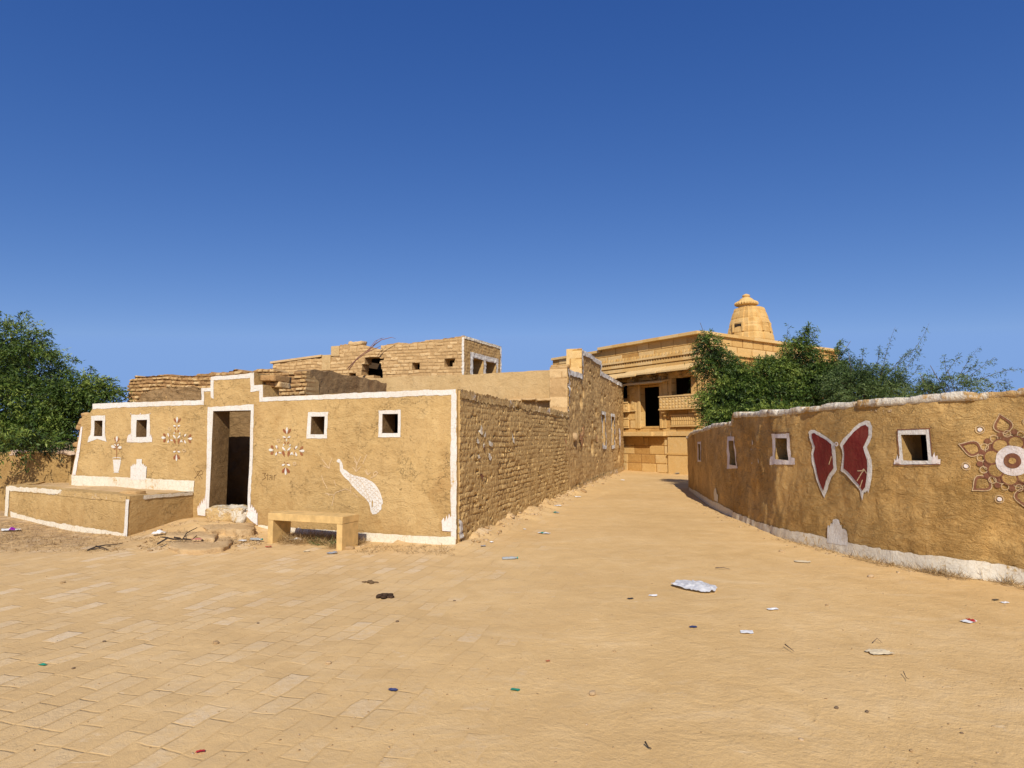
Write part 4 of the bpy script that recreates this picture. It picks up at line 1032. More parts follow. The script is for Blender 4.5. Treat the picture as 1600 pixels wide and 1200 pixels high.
mb = MB(); mb.box(ub3 + wd3 * .4 + uld * 3.3 - u3 * .2, wd3 * 7.6, uld * .35, u3 * 5.35); mb.box(ub3 + wd3 * 8.4 + uld * .6 - u3 * .2, wd3 * .35, uld * 3.0, u3 * 4.2); mb.box(ub3 + wd3 * 2.6 + uld * .56 - u3 * .2, wd3 * .2, uld * 2.7, u3 * 5.1); mb.build('rear_wall', M['room_shade'], upper)  # interior painted near black so the openings read as shade
mb = MB(); mb.box(ub3 + wd3 * 1.05 + uld * .56 - u3 * .2, wd3 * .15, uld * 2.72, u3 * 5.0); mb.build('partition', M['room_shade'], upper)
mb = MB(); mb.box(ub3 + wd3 * .5 + uld * .55 + u3 * 4.92, wd3 * 5.4, uld * 2.7, u3 * .12); mb.box(ub3 + wd3 * 5.95 + uld * .55 + u3 * 4.55, wd3 * 2.4, uld * 2.7, u3 * .12); mb.build('roof', M['room_shade'], upper)
# pier blocks and coping
mb = MB()
for px0, px1, yt, yb, dpt in ((504, 517, 556, 579, .5), (517.5, 530, 542, 556.5, .5)):
    s0_, zt1 = UF.hit(px0, yt); s1_, zb1 = UF.hit(px1, yb)
    p_ = UF.P([s0_], [zb1])[0]; mb.box(p_ + n3 * .05, t3 * (s1_ - s0_), -n3 * dpt, u3 * (zt1 - zb1 + .02), tone=.8)
mb.build('pier', M['mud_pale'], upper, bevel=.02)
mb = MB(); s0_, z0_ = UF.hit(423, 568.5); s1_, z1_ = UF.hit(503, 557.5)
p_ = UF.P([s0_], [z0_])[0]; q_ = UF.P([s1_], [z1_])[0]; mb.box(p_ + n3 * .06, q_ - p_, -n3 * .5, u3 * .09); mb.build('coping', M['slab'], upper, bevel=.01)
mb = MB(); s0_, z0_ = UF.hit(546, 537); rough_block(mb, UF.P([s0_ + .25], [z0_ + .02])[0] - n3 * .2, t3 * .32, n3 * .2, u3 * .07, 5, (6,), .03, .5, tone=.9)
mb.build('loose_coping_stone', M['coursed'], upper, smooth=True)
# dead branch leaning on it
dbt = MB(); rr = random.Random(5)
def px3(px, py, Y): return np.array(at(px, py, Y))
for ln in ([(545, 578), (556, 563), (572, 551), (583, 540), (590, 531), (600, 527.5)], [(543, 576), (560, 558), (576, 546), (586, 533), (597, 528)], [(583, 540), (596, 531), (612, 527), (618, 529)], [(556, 563), (575, 549), (592, 533)], [(572, 551), (590, 543), (596, 540)]):
    dbt.tube([px3(x, y, 24.9 - .25 + .02 * i) for i, (x, y) in enumerate(ln)], [.02 - .015 * i / (len(ln) - 1) for i in range(len(ln))], 5)
tag(dbt.build('dead_branch', flat('red_twig', (.26, .12, .085), .9), None, smooth=True, origin=px3(545, 578, 24.6)), 'bare reddish dead branch leaning over the hole of the upper house', 'branch')

# ================================================================== 9 golden stone temple
K = np.array(at(1095, 516, 27.0)[:2])
TD = np.array([-.557, .831]); TR = np.array([.831, .556])
tn = np.array([-.831, -.557]); rn_ = np.array([.557, -.831])
temple = thing('stone_temple', 'carved golden sandstone temple at the end of the lane with a curved tower', 'temple', (K[0], K[1], 0))
TLn = along(K, TD, 940)
KL = K + TD * (TLn + 4.0)
ad, atn = bricks(0.40, 0.90, 0.020, 0.005, 71, joint=.022, rr=6, wob=0.02)
TF = Wall([KL, K], disp=ad, tone=atn, seed=71, warp=.003)
ZR = TF.hit(1095, 517)[1]
td_ = rect(TF, 1001.5, 1031.7, 604, 666); tw_ = rect(TF, 1050, 1091, 588.5, 615.6); tl_ = rect(TF, 968, 980, 597, 623)
thl = [td_, tw_, tl_]
cut = TF.hit(940, 547)[0]
TF.build('front_wall', M['ashlar'], [(-1, ZR - .25), (cut - .004, ZR - .25), (cut, ZR - .14), (TF.L + 1, ZR - .14)], thick=.28, holes=thl, ds=.035, dz=.022, parent=temple)
TRt = 10.6
KR = K + TR * TRt
TS = Wall([K, KR], disp=ad, tone=atn, seed=72, warp=.003)
TS.build('side_wall', M['ashlar'], ZR - .14, thick=.65, ds=.05, dz=.025, parent=temple, s0=.06)
k3 = np.array([K[0], K[1], 0]); td3, tr3, tn3, rn3 = [np.array([*q, 0]) for q in (TD, TR, tn, rn_)]
mb = MB(); mb.box(k3 + td3 * 9.8 + tr3 * .4 - u3 * .2, tr3 * 10, td3 * .5, u3 * 6); mb.box(k3 + tr3 * 10.4 + td3 * .4 - u3 * .2, tr3 * .3, td3 * 9.5, u3 * 6.1)
mb.build('rear_wall', M['ashlar'], temple)
mb = MB(); mb.box(k3 + tr3 * .5 + td3 * .5 + u3 * 5.7, tr3 * 9.9, td3 * 9.4, u3 * .15); mb.build('roof', M['ashlar'], temple)
# the rooms are partitioned off just behind the openings; near-black colour stands in for shade
mb = MB(); mb.box(k3 - tn3 * 3.4 + td3 * .5 - u3 * .1, td3 * 9.3, -tn3 * .3, u3 * 5.7); mb.build('inner_wall', flat('room_shade_stone', (.06, .04, .025), .95), temple)
# coping of the parapet, in blocks
def course(name, sA, sB, z, h, proj, back, wall_dir, org, nrm, n, mat=M['ashlar'], gap=.006, bevel=.01, jt=.006):
    mb = MB(); L = (sB - sA) / n
    for i in range(n):
        mb.box(org + wall_dir * (sA + i * L + gap / 2) + nrm * (proj + random.uniform(-jt, jt)) + u3 * (z + random.uniform(-jt, jt) * .5), wall_dir * (L - gap), -nrm * (proj + back), u3 * h, tone=random.uniform(.35, 1))
    return mb.build(name, mat, temple, bevel=bevel)
course('coping', -.0, TLn, ZR - .138, .14, .24, .4, td3, k3, tn3, 6)
course('coping', .0, TRt, ZR - .137, .139, .12, .3, tr3, k3, rn3, 9)
course('coping', TLn + .01, TLn + 4, ZR - .248, .13, .12, .4, td3, k3, tn3, 4)
def zat(px, py): return TF.hit(px, py)[1]
z1, z2, z3 = zat(1084, 551), zat(1084, 560), zat(1084, 566)
course('string_course', 0, TLn, z1 - .05, .10, .16, .0, td3, k3, tn3, 7)
course('string_course', 0, TLn, z2 - .03, .13, .13, .0, td3, k3, tn3, 7)
course('string_course', 0, TLn, z3 - .10, .16, .24, .0, td3, k3, tn3, 7)
course('string_course', 0, TRt, z1 - .05, .10, .09, .0, tr3, k3, rn3, 9)
# carved rows (dentils)
mb = MB()
for zz, hh, pr, stp_ in ((z1 + .055, .12, .12, .20), (z2 + .105, .08, .10, .16)):
    n = int(TLn / stp_)
    mb = MB()
    for i in range(n): mb.box(k3 + td3 * (i * stp_ + .02) + tn3 * pr + u3 * zz, td3 * stp_ * .62, -tn3 * pr, u3 * hh, tone=random.uniform(.3, .9))
    mb.build('carved_frieze', M['ashlar'], temple, bevel=.008)
# sloping eaves slabs
zE = zat(1080, 569)
eav = MB(); n = 6
sE0, sE1 = -0.1, TF.L - TF.hit(953, 583)[0]
segs = [(0.0, .9, 0), (.93, 1.75, 0), (1.78, 2.35, 0), (2.38, 2.95, .0), (3.0, 4.2, -.04), (4.25, 5.5, -.10)]
for a, b, dz_ in segs:
    o_ = k3 + td3 * a + u3 * (zE + .10 + dz_); w__ = b - a
    zi, zo = .0, -.33 + random.uniform(-.03, .03)
    pr = .92 + random.uniform(-.04, .04)
    v = [o_, o_ + td3 * w__, o_ + td3 * w__ + tn3 * pr + u3 * zo, o_ + tn3 * pr + u3 * zo]
    vs = [q - u3 * .09 for q in v] + v
    eav = MB(); eav.add(vs, [(0, 1, 2, 3), (7, 6, 5, 4), (4, 5, 1, 0), (5, 6, 2, 1), (6, 7, 3, 2), (7, 4, 0, 3)], random.uniform(.85, 1.1))
    eav.build('eaves_slab', M['ashlar'], temple, bevel=.012)
# brackets under the eaves
for a in (.15, 1.0, 1.95, 2.65, 3.75, 4.9):
    mb = MB(); mb.box(k3 + td3 * a + tn3 * .42 + u3 * (zE - .42), td3 * .12, -tn3 * .42, u3 * .12, .5); mb.box(k3 + td3 * a + tn3 * .26 + u3 * (zE - .56), td3 * .12, -tn3 * .26, u3 * .13, .4)
    mb.build('eaves_bracket', M['ashlar'], temple, bevel=.015)
def tpt(s, z, pr=0): # s measured on TF
    xy = TF.xy(s) + TF.nr(s) * pr; return np.array([xy[0], xy[1], z])
tt3 = -td3
# doorway: jambs, lintel, hood, stepped crest
dw = td_[1] - td_[0]; dh = td_[3] - td_[2]
dj = MB()
for i, (o_, w__, pr) in enumerate(((-.16, .155, .07), (-.36, .19, .035))):
    dj.box(tpt(td_[0] + o_, td_[2] - .1, pr), tt3 * w__, -tn3 * (pr - .001), u3 * (dh + .2), .75); dj.box(tpt(td_[1] - o_ - w__, td_[2] - .1, pr), tt3 * w__, -tn3 * (pr - .001), u3 * (dh + .2), .65)
dj.box(tpt(td_[0] - .36, td_[3] + .105, .075), tt3 * (dw + .72), -tn3 * .07, u3 * .16, .6)
df = dj.build('door_surround', M['ashlar'], temple, bevel=.012)
mb = MB(); zh = zat(1013, 597)
o_ = tpt(td_[0] - .62, zh + .08, 0); ww = dw + 1.24; v = [o_, o_ + tt3 * ww, o_ + tt3 * ww + tn3 * .55 - u3 * .13, o_ + tn3 * .55 - u3 * .13]; vs = [q - u3 * .085 for q in v] + v
mb.add(vs, [(0, 3, 2, 1), (4, 5, 6, 7), (4, 0, 1, 5), (5, 1, 2, 6), (6, 2, 3, 7), (7, 3, 0, 4)], .9)
for i, (w2, h2) in enumerate(((.9, .1), (.62, .09), (.36, .09), (.18, .1))): mb.box(tpt((td_[0] + td_[1]) / 2 - w2 / 2, zh + .082 + .097 * i, .16 - .02 * i), tt3 * w2, -tn3 * (.159 - .02 * i), u3 * h2, .7)
mb.build('door_hood', M['ashlar'], df, bevel=.012)
# window above balcony
mb = MB()
mb.box(tpt(tw_[0] - .18, tw_[3] + .003, .05), tt3 * (tw_[1] - tw_[0] + .36), -tn3 * .049, u3 * .24, .55)
mb.box(tpt(tw_[0] - .17, tw_[2] - .06, .05), tt3 * .165, -tn3 * .049, u3 * (tw_[3] - tw_[2] + .055), .6); mb.box(tpt(tw_[1] + .005, tw_[2] - .06, .05), tt3 * .165, -tn3 * .049, u3 * (tw_[3] - tw_[2] + .055), .6)
wfm = mb.build('window_surround', M['ashlar'], temple, bevel=.01)
# balcony panels (carved), right and left of the door
def carved(name, s0, s1, z0, z1, pr, nx_, nz_, parent, kind='disc'):
    mb = MB(); mb.box(tpt(s0, z0, pr), tt3 * (s1 - s0), -tn3 * (pr - .001), u3 * (z1 - z0), .7)
    o = mb.build(name, M['ashlar'], parent, bevel=.015)
    mb = MB(); cw, ch = (s1 - s0) / nx_, (z1 - z0) / nz_
    for i in range(nx_):
        for j in range(nz_):
            c = tpt(s0 + (i + .5) * cw, z0 + (j + .5) * ch, pr + .001)
            if kind == 'disc':
                for rad, hh in ((.46, .012), (.2, .022)):
                    r_ = min(cw, ch) * rad; k = 10
                    ring = [c + tt3 * r_ * math.cos(2 * math.pi * q / k) + u3 * r_ * math.sin(2 * math.pi * q / k) for q in range(k)]
                    vs = ring + [c + (q - c) * .8 + tn3 * hh for q in ring]
                    mb.add(vs, [tuple(range(k, 2 * k))] + [(q, (q + 1) % k, k + (q + 1) % k, k + q) for q in range(k)], .6 + .3 * ((i + j) % 2))
            else:
                mb.box(c - tt3 * cw * .3 - u3 * ch * .44 + tn3 * .03, tt3 * cw * .6, -tn3 * .03, u3 * ch * .88, .7)
    mb.box(tpt(s0 - .02, z1 + .002, pr + .035), tt3 * (s1 - s0 + .04), -tn3 * .04, u3 * .06, .85); mb.box(tpt(s0 - .02, z0 - .062, pr + .035), tt3 * (s1 - s0 + .04), -tn3 * (pr + .03), u3 * .06, .8)
    mb.build('carving', M['ashlar'], o, bevel=.006)
    return o
sb0, sb1 = TF.hit(1037, 630)[0], TF.L - .02
carved('balcony_panel', sb0, sb1, zat(1065, 638), zat(1065, 620), .30, 12, 4, temple)
carved('lattice_panel', TF.hit(1050, 655)[0], TF.hit(1091, 655)[0], zat(1065, 664.5), zat(1065, 650), .06, 12, 2, temple, 'bar')
for a in (sb0 + .06, sb1 - .35):
    mb = MB(); mb.box(tpt(a, zat(1065, 645), .26), tt3 * .2, -tn3 * .255, u3 * .16, .5); mb.box(tpt(a + .02, zat(1065, 650), .17), tt3 * .16, -tn3 * .165, u3 * .13, .45); mb.build('balcony_bracket', M['ashlar'], temple, bevel=.02)
sl0 = TF.hit(962, 640)[0]
carved('balcony_panel', sl0, TF.hit(985, 640)[0], zat(984, 642), zat(984, 630), .16, 4, 2, temple)
carved('carved_pilaster', TF.hit(984.5, 620)[0], TF.hit(994, 620)[0], zat(990, 641), zat(990, 606), .05, 1, 4, temple)
carved('carved_pilaster', TF.hit(1034.8, 620)[0], TF.hit(1044, 620)[0], zat(1040, 617), zat(1040, 597), .045, 1, 2, temple)
carved('lattice_panel', TF.hit(970, 658)[0], TF.hit(983, 658)[0], zat(980, 667), zat(980, 655), .04, 6, 1, temple, 'bar')
# ledge at floor level, deeper to the left
sM = TF.hit(1044, 680)[0]; zL = zat(1044, 678)
mb = MB(); 
for a, b, pr in ((TF.hit(955, 680)[0], sM - .6, .42), (sM - .6 + .004, sM, .30), (sM + .004, TF.L - .0, .14)):
    mb.box(tpt(a, zL - .1, pr), tt3 * (b - a), -tn3 * (pr - .002), u3 * .2, .8)
mb.build('ledge', M['ashlar'], temple, bevel=.02)
# projecting base masonry at the right, with its string
mb = MB(); mb.box(tpt(sM + .05, -.1, .10), tt3 * (TF.L - sM - .02), -tn3 * .099, u3 * (zL - .05), .75)
mb.box(tpt(sM, zat(1060, 711), .13), tt3 * (TF.L - sM + .06), -tn3 * .128, u3 * .09, .45); mb.build('base_course', M['ashlar'], temple, bevel=.012)
mb = MB(); mb.box(tpt(TF.hit(960, 690)[0], zL - .45, .05), tt3 * (TF.hit(1006, 690)[0] - TF.hit(960, 690)[0]), -tn3 * .049, u3 * .34, .2); mb.build('recess_block', M['ashlar'], temple)

# tower
tow = K + TD * 2.55 + TR * 6.9
tc = np.array([*at(1171.5, 500, tow[1])[:2]])
def sect(hw, rib):
    """square with stepped ribs on each side, corner order"""
    prof = [(-.93, -.93), (-.66, -1), (-.64, -1 - rib * .5), (-.30, -1.02 - rib * .5), (-.28, -1.02 - rib), (0, -1.03 - rib), (.28, -1.02 - rib), (.30, -1.02 - rib * .5), (.64, -1 - rib * .5), (.66, -1)]
    pts = []
    for k in range(4):
        c_, s_ = math.cos(k * math.pi / 2), math.sin(k * math.pi / 2)
        pts += [((x * c_ - y * s_) * hw, (x * s_ + y * c_) * hw) for x, y in prof]
    return pts
Yt = tc[1]; zz_ = lambda py: at(1171, py, Yt)[2]
hwp = [(8.0, 0)]
zbot, zn = ZR - .7, zz_(482)
halfpx = lambda px: px / 1000 * Yt
lv = []
N_ = 44
for i in range(N_ + 1):
    t = i / N_
    z = zbot + (zn - zbot) * t
    hwid = halfpx(38.5) * (1 - .34 * t ** 2.4 - .08 * t) / 1.30
    rp = 1.0 - (0.022 if (i % 6) == 5 else 0)
    lv.append((z, hwid * rp))
vs, fs = [], []
ns_ = len(sect(1, .1))
for z, hw in lv:
    for x, y in sect(hw, .13):
        q = tr3 * x + td3 * y; vs.append((tc[0] + q[0], tc[1] + q[1], z))
for i in range(len(lv) - 1):
    for k in range(ns_): fs.append((i * ns_ + k, i * ns_ + (k + 1) % ns_, (i + 1) * ns_ + (k + 1) % ns_, (i + 1) * ns_ + k))
fs.append(tuple((len(lv) - 1) * ns_ + k for k in range(ns_)))
fs = [tuple(reversed(f)) for f in fs[:-1]] + [fs[-1]]
tvn = np.array(vs); ttone = _h(np.floor(tvn[:, 2] / .24), np.floor(np.arctan2(tvn[:, 1] - tc[1], tvn[:, 0] - tc[0]) * 3), tvn[:, 2] * 0)
bm_ = mesh_obj('tower', vs, fs, M['ashlar'], temple, tone=ttone * .6 + .2, smooth=False)
me = bm_.data; b2 = bmesh.new(); b2.from_mesh(me); bmesh.ops.recalc_face_normals(b2, faces=b2.faces); b2.to_mesh(me); b2.free()
def lathe(name, prof, c, mat, parent, n=28, ribs=0, amp=0):
    vs, fs = [], []
    for r_, z in prof:
        for k in range(n):
            w = 2 * math.pi * k / n; rr_ = r_ * (1 + (amp * (abs(math.sin(ribs * w / 2)) - .5) if ribs else 0))
            vs.append((c[0] + rr_ * math.cos(w), c[1] + rr_ * math.sin(w), z))
    for i in range(len(prof) - 1):
        for k in range(n): fs.append((i * n + k, i * n + (k + 1) % n, (i + 1) * n + (k + 1) % n, (i + 1) * n + k))
    fs.append(tuple((len(prof) - 1) * n + k for k in range(n))); fs.append(tuple(reversed(range(n))))
    o = mesh_obj(name, vs, fs, mat, parent, tone=np.full(len(vs), .65), smooth=True); o.data.set_sharp_from_angle(angle=R(40)); return o
# neck, ribbed disc, bell and finial
px_ = lambda p: p / 1000 * Yt
tcx = np.array(at(1166, 470, Yt)[:2])
lathe('tower_neck', [(px_(12.5), zz_(484)), (px_(12), zz_(478)), (px_(11), zz_(475))], tcx, M['ashlar'], temple)
lathe('ribbed_disc', [(px_(12), zz_(478.5)), (px_(16.5), zz_(477)), (px_(17.6), zz_(475)), (px_(16.8), zz_(473)), (px_(14), zz_(471.4)), (px_(11), zz_(470.6))], tcx, M['ashlar'], temple, n=96, ribs=26, amp=.11)
lathe('bell_cap', [(px_(12.2), zz_(471.6)), (px_(11.4), zz_(469.5)), (px_(9.0), zz_(467.2)), (px_(6.5), zz_(465.6)), (px_(4.6), zz_(464.8))], tcx, M['ashlar'], temple)
lathe('finial', [(px_(4.4), zz_(465.2)), (px_(5.8), zz_(463.8)), (px_(6.2), zz_(462.4)), (px_(5), zz_(461.0)), (px_(3.0), zz_(460)), (px_(1.2), zz_(459.3))], tcx, M['ashlar'], temple)
# niches on the tower
mb = MB()
def tow_pt(side, u, z, pr):
    # side 0 = lane side (tn), 1 = right side (rn)
    nn, tt = (tn3, td3) if side == 0 else (rn3, tr3)
    t = (z - zbot) / (zn - zbot); hw = halfpx(38.5) * (1 - .34 * t ** 2.4 - .08 * t) / 1.30
    return np.array([tc[0], tc[1], z]) + nn * (hw * 1.13 + pr - .03) + tt * u * hw, nn, tt
zni = zz_(521)
for side in (0, 1):
    mb = MB()
    q, nn, tt = tow_pt(side, -.36, zni, .07)
    mb.box(q, tt * .10, -nn * .25, u3 * .45, .6); q2, *_ = tow_pt(side, .30, zni, .07); mb.box(q2, tt * .10, -nn * .25, u3 * .45, .6)
    q3, *_ = tow_pt(side, -.48, zni + .46, .14); mb.box(q3 + tt * .12 - nn * .07, tt * .66, -nn * .35, u3 * .07, .8)
    mb.build('tower_niche', M['ashlar'], temple, bevel=.01)
q, nn, tt = tow_pt(0, -.2, zni + .02, .006); mb = MB(); mb.box(q, tt * .42, -nn * .1, u3 * .40, .0); mb.build('niche_shadow', flat('deep_shadow_stone', (.035, .022, .012), 1), temple)  # dark block painted as the shadow inside the niche

# ================================================================== 10 curved wall on the right
base_px = [(1076, 764), (1096, 779), (1121, 796), (1175, 820), (1229, 841), (1296, 858.5), (1347, 871), (1414, 885), (1499, 900), (1600, 914)]
rp_ = [np.array(gnd(*q)) for q in base_px]
rp_.append(rp_[-1] + np.array([.62, -1.0])); rp_.append(rp_[-1] + np.array([.8, -1.0]))
RLUMP = [Wall(rp_, smooth=True).hit(1165, 760)[0]]
def rdisp(s, z):
    c_, s_ = math.cos(.55), math.sin(.55)
    a = s * c_ - z * s_; b = s * s_ + z * c_
    rf = 1 + 1.6 * np.exp(-((s - RLUMP[0]) / 1.6) ** 2)
    return .030 * fbm(s * .8, z * .8, 61.5, 2) + (rf - 1) * .016 * fbm(s * 5.5, z * 2.6, 66.5, 3) + rf * (.016 * fbm(a * 3.0, b * 1.5, 62.5, 3) + .006 * fbm(a * 9, b * 3, 64.5, 2)) + .03 * np.exp(-np.clip(z, 0, None) / .25)
RWL = Wall(rp_, smooth=True, disp=rdisp, seed=61, warp=.012)
rw_top_px = [(1076, 681), (1081, 675), (1088, 672), (1104, 667), (1113, 663), (1148, 657.5), (1148.6, 645), (1180, 643), (1227, 639.5), (1280, 632.5), (1330, 626.5), (1431, 619), (1520, 612.5), (1598, 607)]
rt_ = [RWL.hit(*q) for q in rw_top_px]
rt_ = [(-1, rt_[0][1])] + rt_ + [(rt_[-1][0] + .3, rt_[-1][1]), (RWL.L + 1, rt_[-1][1] + .02)]
rwins = [rect(RWL, 1091.8, 1095.3, 694, 718.7), rect(RWL, 1139.6, 1147.4, 688.7, 726.7), rect(RWL, 1213, 1230.8, 684.7, 718.7), rect(RWL, 1410.5, 1449, 679, 719.8)]
curved = thing('curved_mud_wall', 'long curving brown mud wall on the right with painted butterfly and mandala', 'wall', (float(rp_[5][0]), float(rp_[5][1]), 0))
capw = .10
rbody = [(s, z - capw + .02) for s, z in rt_]
RWL.build('wall_body', M['mud_right'], rbody, thick=.36, holes=rwins, ds=.036, dz=.036, parent=curved, reveal=M['mud_low'])  # darker mud on the window reveals deepens their shade by colour
# whitewashed stone coping
SHp = [tuple(RWL.xy(q) - RWL.nr(q) * 1.15) for q in np.linspace(0.3, RWL.L, 12)]
SH = Wall(SHp, smooth=True, seed=68)
SH.build('rear_wall', M['room_shade'], 1.80, thick=.25, ds=.25, dz=.25, parent=curved)  # unseen wall added behind so the windows look dark
ssr = np.linspace(.3, RWL.L, 60); zr_ = np.minimum(np.interp(ssr, [q[0] for q in rbody], [q[1] for q in rbody]) - .13, 1.95)
Vr = []
for f_, dz_ in ((.30, 0), (1.42, -.02), (1.42, .07), (.30, .09)):
    Vr.append(np.column_stack([RWL.xy(ssr) - RWL.nr(ssr) * f_, zr_ + dz_]))
nr_ = len(ssr); fr_ = [(j * nr_ + i, j * nr_ + i + 1, ((j + 1) % 4) * nr_ + i + 1, ((j + 1) % 4) * nr_ + i) for j in range(4) for i in range(nr_ - 1)]
mesh_obj('roof', np.vstack(Vr), fr_, M['room_shade'], curved)  # unseen roof slab added to keep daylight away from the windows
cd_, ct_ = bricks(.5, .42, .03, .03, 66, joint=.02, rr=9, wob=.15)
CAP = Wall(rp_, smooth=True, disp=lambda s, z: rdisp(s, z) + cd_(s, z * 0 + .2) * 1.0, seed=61, warp=.012)
class _C(Wall): pass
def build_cap():
    ss = np.arange(0, RWL.L, .03); tt_ = np.interp(ss, [q[0] for q in rt_], [q[1] for q in rt_])
    rough = .012 * fbm(ss * 5, ss * 0, 3.5, 3) + .030 * (_h(np.floor(ss / .37), ss * 0, ss * 0 + 3) - .5) - .035 * (np.abs((ss / .37) % 1 - .5) > .46)
    bot = tt_ - capw + .012 * fbm(ss * 3, ss * 0, 9.5, 2)
    prof = [(-.01, 0, .0), (.012, .02, .0), (.018, .5, .3), (.014, .93, 1), (.0, .99, 1), (-.18, 1.0, 1), (-.34, .97, 1), (-.39, .6, 0), (-.385, 0, 0)]
    vs, uv = [], []
    for off, fz, rk in prof:
        z = bot + (tt_ - bot) * fz + rough * rk
        o_ = off + .016 * fbm(ss * 6, z * 6 + off * 20, 5.5, 3) + .035 * (_h(np.floor(ss / .37), ss * 0, ss * 0 + 5) - .5)
        xy = RWL.xy(ss) + RWL.nr(ss) * (rdisp(ss, bot) * (1 if off > -.1 else 0) + o_)[:, None]
        vs.append(np.column_stack([xy, z])); uv.append(np.column_stack([ss, z]))
    n = len(ss); m = len(prof); V = np.vstack(vs); U_ = np.vstack(uv); fs = []
    for j in range(m - 1):
        for i in range(n - 1): fs.append((j * n + i, j * n + i + 1, (j + 1) * n + i + 1, (j + 1) * n + i))
    fs.append(tuple(j * n for j in range(m - 1, -1, -1))); fs.append(tuple(j * n + n - 1 for j in range(m)))
    mesh_obj('coping', V, fs, M['white_cap'], curved, uv=U_)
build_cap()
rh = lambda pts, o=(0, 0), k=1.0: RWL.H(pts, o, k)
plt_ = rh([(1078, 761), (1098, 772), (1121, 785), (1150, 800), (1185, 815), (1245, 830), (1293, 840), (1347, 852), (1414, 862), (1499, 872.5), (1598, 888.5)])
plt_ += [(RWL.L - .02, plt_[-1][1])]
decal(RWL, 'plinth_band', M['white_worn'], [plt_ + [(s, -.1) for s, z in plt_[::-1]]], curved, off=.011, jit=.014)
rfr = [[(1090.6, 690.7), (1096, 690.3), (1096.3, 721.3), (1090.4, 721.5)], [(1137, 682.3), (1148.6, 681.8), (1148.8, 728), (1151, 731.5), (1137, 733)],
       [(1207.8, 678.2), (1234.6, 677.4), (1235, 714), (1241, 716), (1241.5, 726), (1205, 726), (1205, 714), (1209, 713)],
       [(1404.3, 671.5), (1454, 670.3), (1456.2, 717), (1469, 719), (1469, 726), (1398, 725.6), (1399, 720), (1406, 717)]]
for w, pl, mt in zip(rwins, rfr, ('pink_white', 'pink_white', 'pink_white', 'white')):
    decal(RWL, 'window_frame', M[mt], [rh(pl)], curved, holes=[hrect(w)], off=.009, jit=.006)
ZO, ZK = (1240, 640), 5.454
orn = [rh([(860, 465), (868, 418), (880, 440), (890, 382), (900, 420), (914, 398), (918, 465)], ZO, ZK), rh([(1172, 465), (1180, 418), (1200, 365), (1208, 408), (1226, 392), (1232, 430), (1252, 428), (1250, 470)], ZO, ZK)]
for q in orn: decal(RWL, 'window_ornament', M['pink_white'], [q], curved, off=.0115, jit=0)
strokes(RWL, 'maroon_outline', M['maroon_dull'], [rh([(893, 172), (1168, 160), (1180, 155)], ZO, ZK), rh([(893, 172), (905, 390)], ZO, ZK), rh([(1168, 160), (1180, 400)], ZO, ZK), rh([(858, 470), (1252, 474)], ZO, ZK), rh([(1207, 676.8), (1235, 676)]), rh([(1236.5, 680), (1237, 712)])], .012, curved, off=.013)
wl = [(135, 190), (150, 172), (185, 172), (230, 200), (280, 230), (330, 265), (362, 290), (370, 330), (375, 450), (380, 515), (340, 570), (310, 640), (270, 755), (240, 690), (210, 610), (185, 530), (165, 450), (158, 370), (170, 330), (160, 290), (145, 245)]
wli = [(163, 205), (185, 198), (230, 230), (290, 262), (335, 295), (342, 360), (350, 440), (357, 500), (320, 550), (290, 610), (265, 690), (235, 620), (210, 540), (190, 450), (180, 380), (195, 320), (180, 285), (168, 245)]
wr = [(408, 300), (440, 250), (500, 185), (560, 120), (620, 95), (655, 105), (675, 150), (678, 230), (660, 280), (637, 320), (655, 370), (675, 430), (682, 500), (680, 570), (668, 640), (650, 712), (640, 685), (625, 705), (612, 700), (600, 775), (585, 735), (578, 690), (550, 650), (500, 600), (450, 550), (412, 520), (418, 460), (430, 390), (425, 340)]
wri = [(440, 305), (480, 250), (530, 190), (580, 145), (620, 132), (645, 155), (648, 220), (630, 270), (605, 320), (620, 370), (640, 430), (645, 500), (640, 580), (625, 660), (600, 690), (575, 640), (530, 590), (490, 545), (440, 500), (445, 430), (445, 360)]
bf = decal(RWL, 'painted_butterfly', M['white'], [rh(wl, ZO, ZK), rh(wr, ZO, ZK)], curved, off=.010, jit=.005)
bf['label'] = 'painted butterfly with white outline and maroon wings'
decal(RWL, 'butterfly_wing', M['maroon'], [rh(wli, ZO, ZK)], bf, off=.017, jit=.003)
decal(RWL, 'butterfly_wing', M['maroon'], [rh(wri, ZO, ZK)], bf, off=.017, jit=.003)
strokes(RWL, 'butterfly_head', M['pink_white'], [rh(circle(387, 293, 13, 10) + [(400, 293)], ZO, ZK), rh([(372, 300), (385, 312), (398, 300)], ZO, ZK)], .016, bf, off=.018)
strokes(RWL, 'wing_scratches', M['cream_line'], [rh(q, ZO, ZK) for q in ([(560, 605), (595, 540), (620, 512)], [(620, 512), (640, 540)], [(585, 660), (605, 600)], [(560, 520), (600, 520), (615, 505)], [(320, 470), (340, 405)])], .014, bf, off=.021)
decal(RWL, 'painted_step_motif', M['white'], [rh([(296, 1110), (300, 990), (312, 985), (318, 1002), (325, 968), (340, 975), (342, 938), (370, 932), (395, 943), (400, 985), (410, 988), (416, 1015), (440, 1018), (455, 1035), (462, 1060), (470, 1160), (296, 1130)], ZO, ZK)], curved, off=.0145, jit=.003)
decal(RWL, 'painted_step_motif', M['white_worn'], [rh([(430, 1060), (430, 960), (445, 915), (452, 925), (455, 985), (472, 1000), (472, 1085)], (1060, 640), 7.5)], curved, off=.0145, jit=.004)
